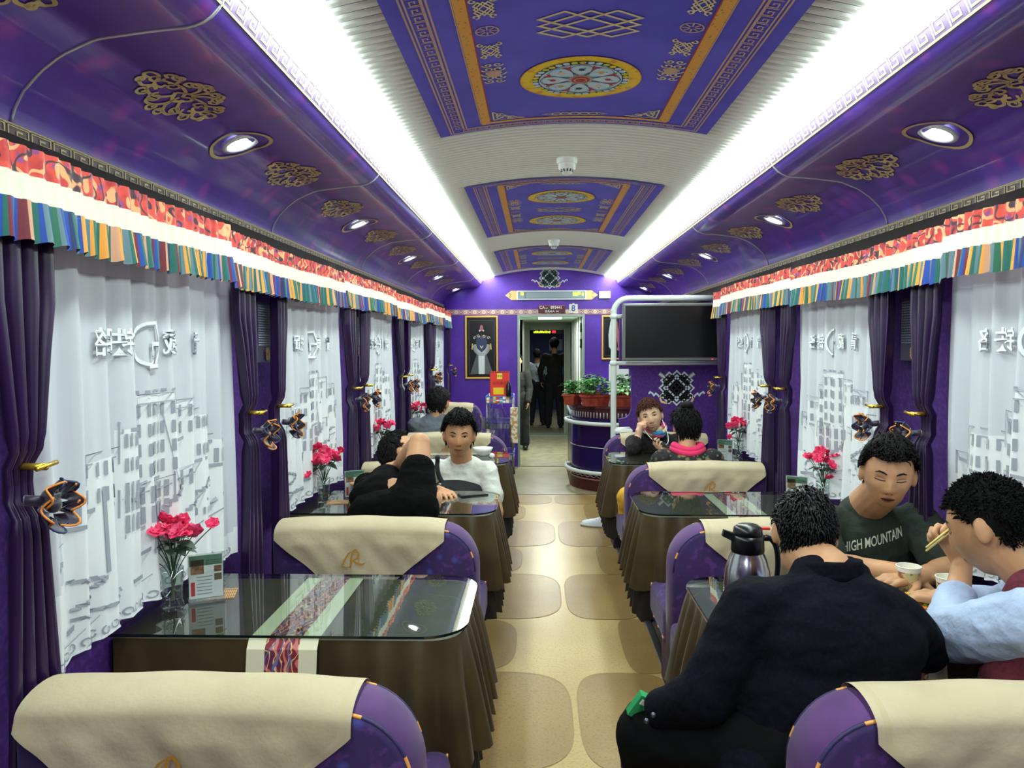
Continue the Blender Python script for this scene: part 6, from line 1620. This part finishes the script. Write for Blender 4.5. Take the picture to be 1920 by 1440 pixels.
# ---------------------------------------------------------------- man in maroon vest with chopsticks
def maroon():
    hc = V((1.175,2.02,1.125)); R = frame((-.66,.75,-.42), -.12); hs = S_*.97
    base = (1.36,1.86,.455); nk = V((1.255,1.93,1.005)); ch = V((1.275,1.885,.84)); pe = V((1.30,1.85,.60))
    sF, sN = V((1.35,2.06,.95)), V((1.165,1.80,.95))     # far / near shoulder
    eN, wN = V((1.085,2.03,.835)), V((1.24,2.27,.955)); eF, wF = V((1.34,2.22,.84)), V((1.26,2.34,.82))
    skin = torso(pe,ch,nk,sN,sF,.78)+[('cap',nk,hc+R@V((0,-.02,-.06))*hs,.058*S_,.056*S_), head_raw(hc,R,hs)]+ears(hc,R,hs)
    skin += limb([sN,eN,wN],[.05,.04,.028])+limb([sF,eF,wF],[.05,.04,.028])
    hand(skin, wN, (-.25,.3,.75), (-.8,-.2,.1), 1, 1.2); hand(skin, wF, (-.7,.6,0), (0,0,-1), -1, .5)
    skin += limb([pe,V((1.25,2.25,.57))],[.11,.07])+limb([pe,V((1.42,2.25,.57))],[.10,.07])
    lb = M('pale blue shirt cotton',(170,184,216),rough=.85,bump=(10,.7,.03)); mr = M('maroon knit vest',(96,26,44),rough=.95,n=[('noise',90,(76,18,34),.45,.65)]); dk = M('dark trousers',(24,24,30),rough=.9)
    sh = torso(pe,ch,nk-V((0,0,.02)),sN,sF,.90)+limb([sN,eN,eN.lerp(wN,.45)],[.088,.072,.056])+limb([sF,eF,wF],[.078,.066,.05])+[('cap',nk,nk+V((-.005,.005,.015)),.076,.072)]
    vt = torso(pe,ch,nk-V((-.02,0,.06)),sN.lerp(ch+V((0,0,.1)),.45),sF.lerp(ch+V((0,0,.1)),.45),1.12)+[('ell',V((1.285,1.85,.72)),(.215,.175,.23)),('cap',sN.lerp(nk,.35)+V((0,0,.012)),nk+V((.02,-.03,-.01)),.084,.074),('cap',sN.lerp(nk,.35),ch,.085,.11)]
    pt = limb([pe,V((1.25,2.25,.57))],[.14,.09])+limb([pe,V((1.42,2.25,.57))],[.14,.09])
    t, me, B, cl = figure('man in maroon vest and pale blue sleeves eating with chopsticks at the right edge', base, skin, m_sk1, [('pale_blue_shirt',sh,lb,.007,6),('maroon_vest',vt,mr,.008,6),('trousers',pt,dk,.01,4)], vox=.0055)
    face(me, hc-B, R, hs, t, eyes='closed'); hair(hc-B, R, hs, t, 'buzz', (12,11,11), 41, n=2600, L=.03, vol=.006, rough=.8)
maroon()
for k in range(2):
    b = MB(); a = V((1.25,2.29,1.075+.012*k)); c = V((1.10,2.20,1.012+.010*k)); b.tube([a, c], [.0035,.0028], 6)
    tag(b.build('chopstick', M('pale bamboo stick',(226,206,120),rough=.4)), '%s of the two chopsticks held by the man in the maroon vest' % ('upper' if k else 'lower'), 'chopstick', 'pair of chopsticks')
# ---------------------------------------------------------------- people beyond the doorway
def standing(x, y, h, col, pantc, face_y, label, skin_m, hcol=(14,12,12), lean=0, strap=None, arms=.1):
    k = h/1.72; B0 = (x,y,0); z = lambda q: q*k
    hc = V((x+lean*z(1.6),y,z(1.60))); R = frame((.05,face_y,-.1), 0); nk = V((x+lean*z(1.4),y,z(1.42))); ch = V((x+lean*z(1.2),y,z(1.22))); pe = V((x+lean*z(.95),y,z(.95)))
    sl, sr = nk+V((-.17*k,0,-.05)), nk+V((.17*k,0,-.05)); skin = torso(pe,ch,nk,sl,sr,.8*k,sc=1)+[('cap',nk,hc+V((0,0,-.05)),.05,.05), head_raw(hc,R,k)]+ears(hc,R,k)
    A = []
    for s_, q in ((sl,-1),(sr,1)):
        e = s_+V((q*arms,.03*face_y,-.27*k)); w_ = e+V((-q*.02,.14*face_y,-.2*k)); A.append((s_,e,w_)); skin += limb([s_,e,w_],[.042,.036,.026]); hand(skin, w_, (0,.25*face_y,-1), (-q,0,0), q, .4, k)
    L = []
    for q in (-1,1):
        kn = pe+V((q*.10,.02*face_y,-.46*k)); an = V((x+q*.12,y,.09)); L.append((pe+V((q*.08,0,0)),kn,an)); skin += limb(L[-1],[.085,.055,.04])
    top = torso(pe,ch,nk-V((0,0,.02)),sl,sr,1.04*k,sc=1)
    for a in A: top += limb(a,[.066,.058,.045])
    pt = [('ell',pe-V((0,0,.03)),(.165*k,.13*k,.14*k))]
    for l in L: pt += limb(l,[.105,.08,.065])
    sh = M('cloth %d %d %d'%col,col,rough=.9); pm = M('cloth %d %d %d'%pantc,pantc,rough=.9)
    t, me, B, cl = figure(label, B0, skin, skin_m, [('top',top,sh,.011,4),('trousers',pt,pm,.012,4)], vox=.009)
    hair(hc-B, R, k, t, 'short', hcol, 51, n=300, L=.03, vol=.016)
    for q in (-1,1):
        b = MB(); b.ellipsoid((q*.12,.04*face_y,.04),(.045,.12,.045)); b.build('shoe', m_blk, t)
    if strap:
        b = MB(); b.tube([(-.02,-.13,1.36*k),(.06,-.16,1.2*k),(.14,-.13,1.0*k)], .012, 6); b.build('bag_strap', m_blk, t)
standing(.0,15.3,1.50,(196,206,212),(20,22,30),1,'person in white top with dark shoulder strap in the next carriage, seen through the doorway',m_sk1,strap=True)
standing(.33,14.8,1.72,(30,26,26),(18,18,22),1,'person in dark clothes with back turned in the next carriage, right of the white top',m_sk1)
standing(-.30,11.75,1.45,(12,11,12),(20,20,22),-1,'person in a dark coat half hidden behind the left door jamb',m_sk1,arms=.04)
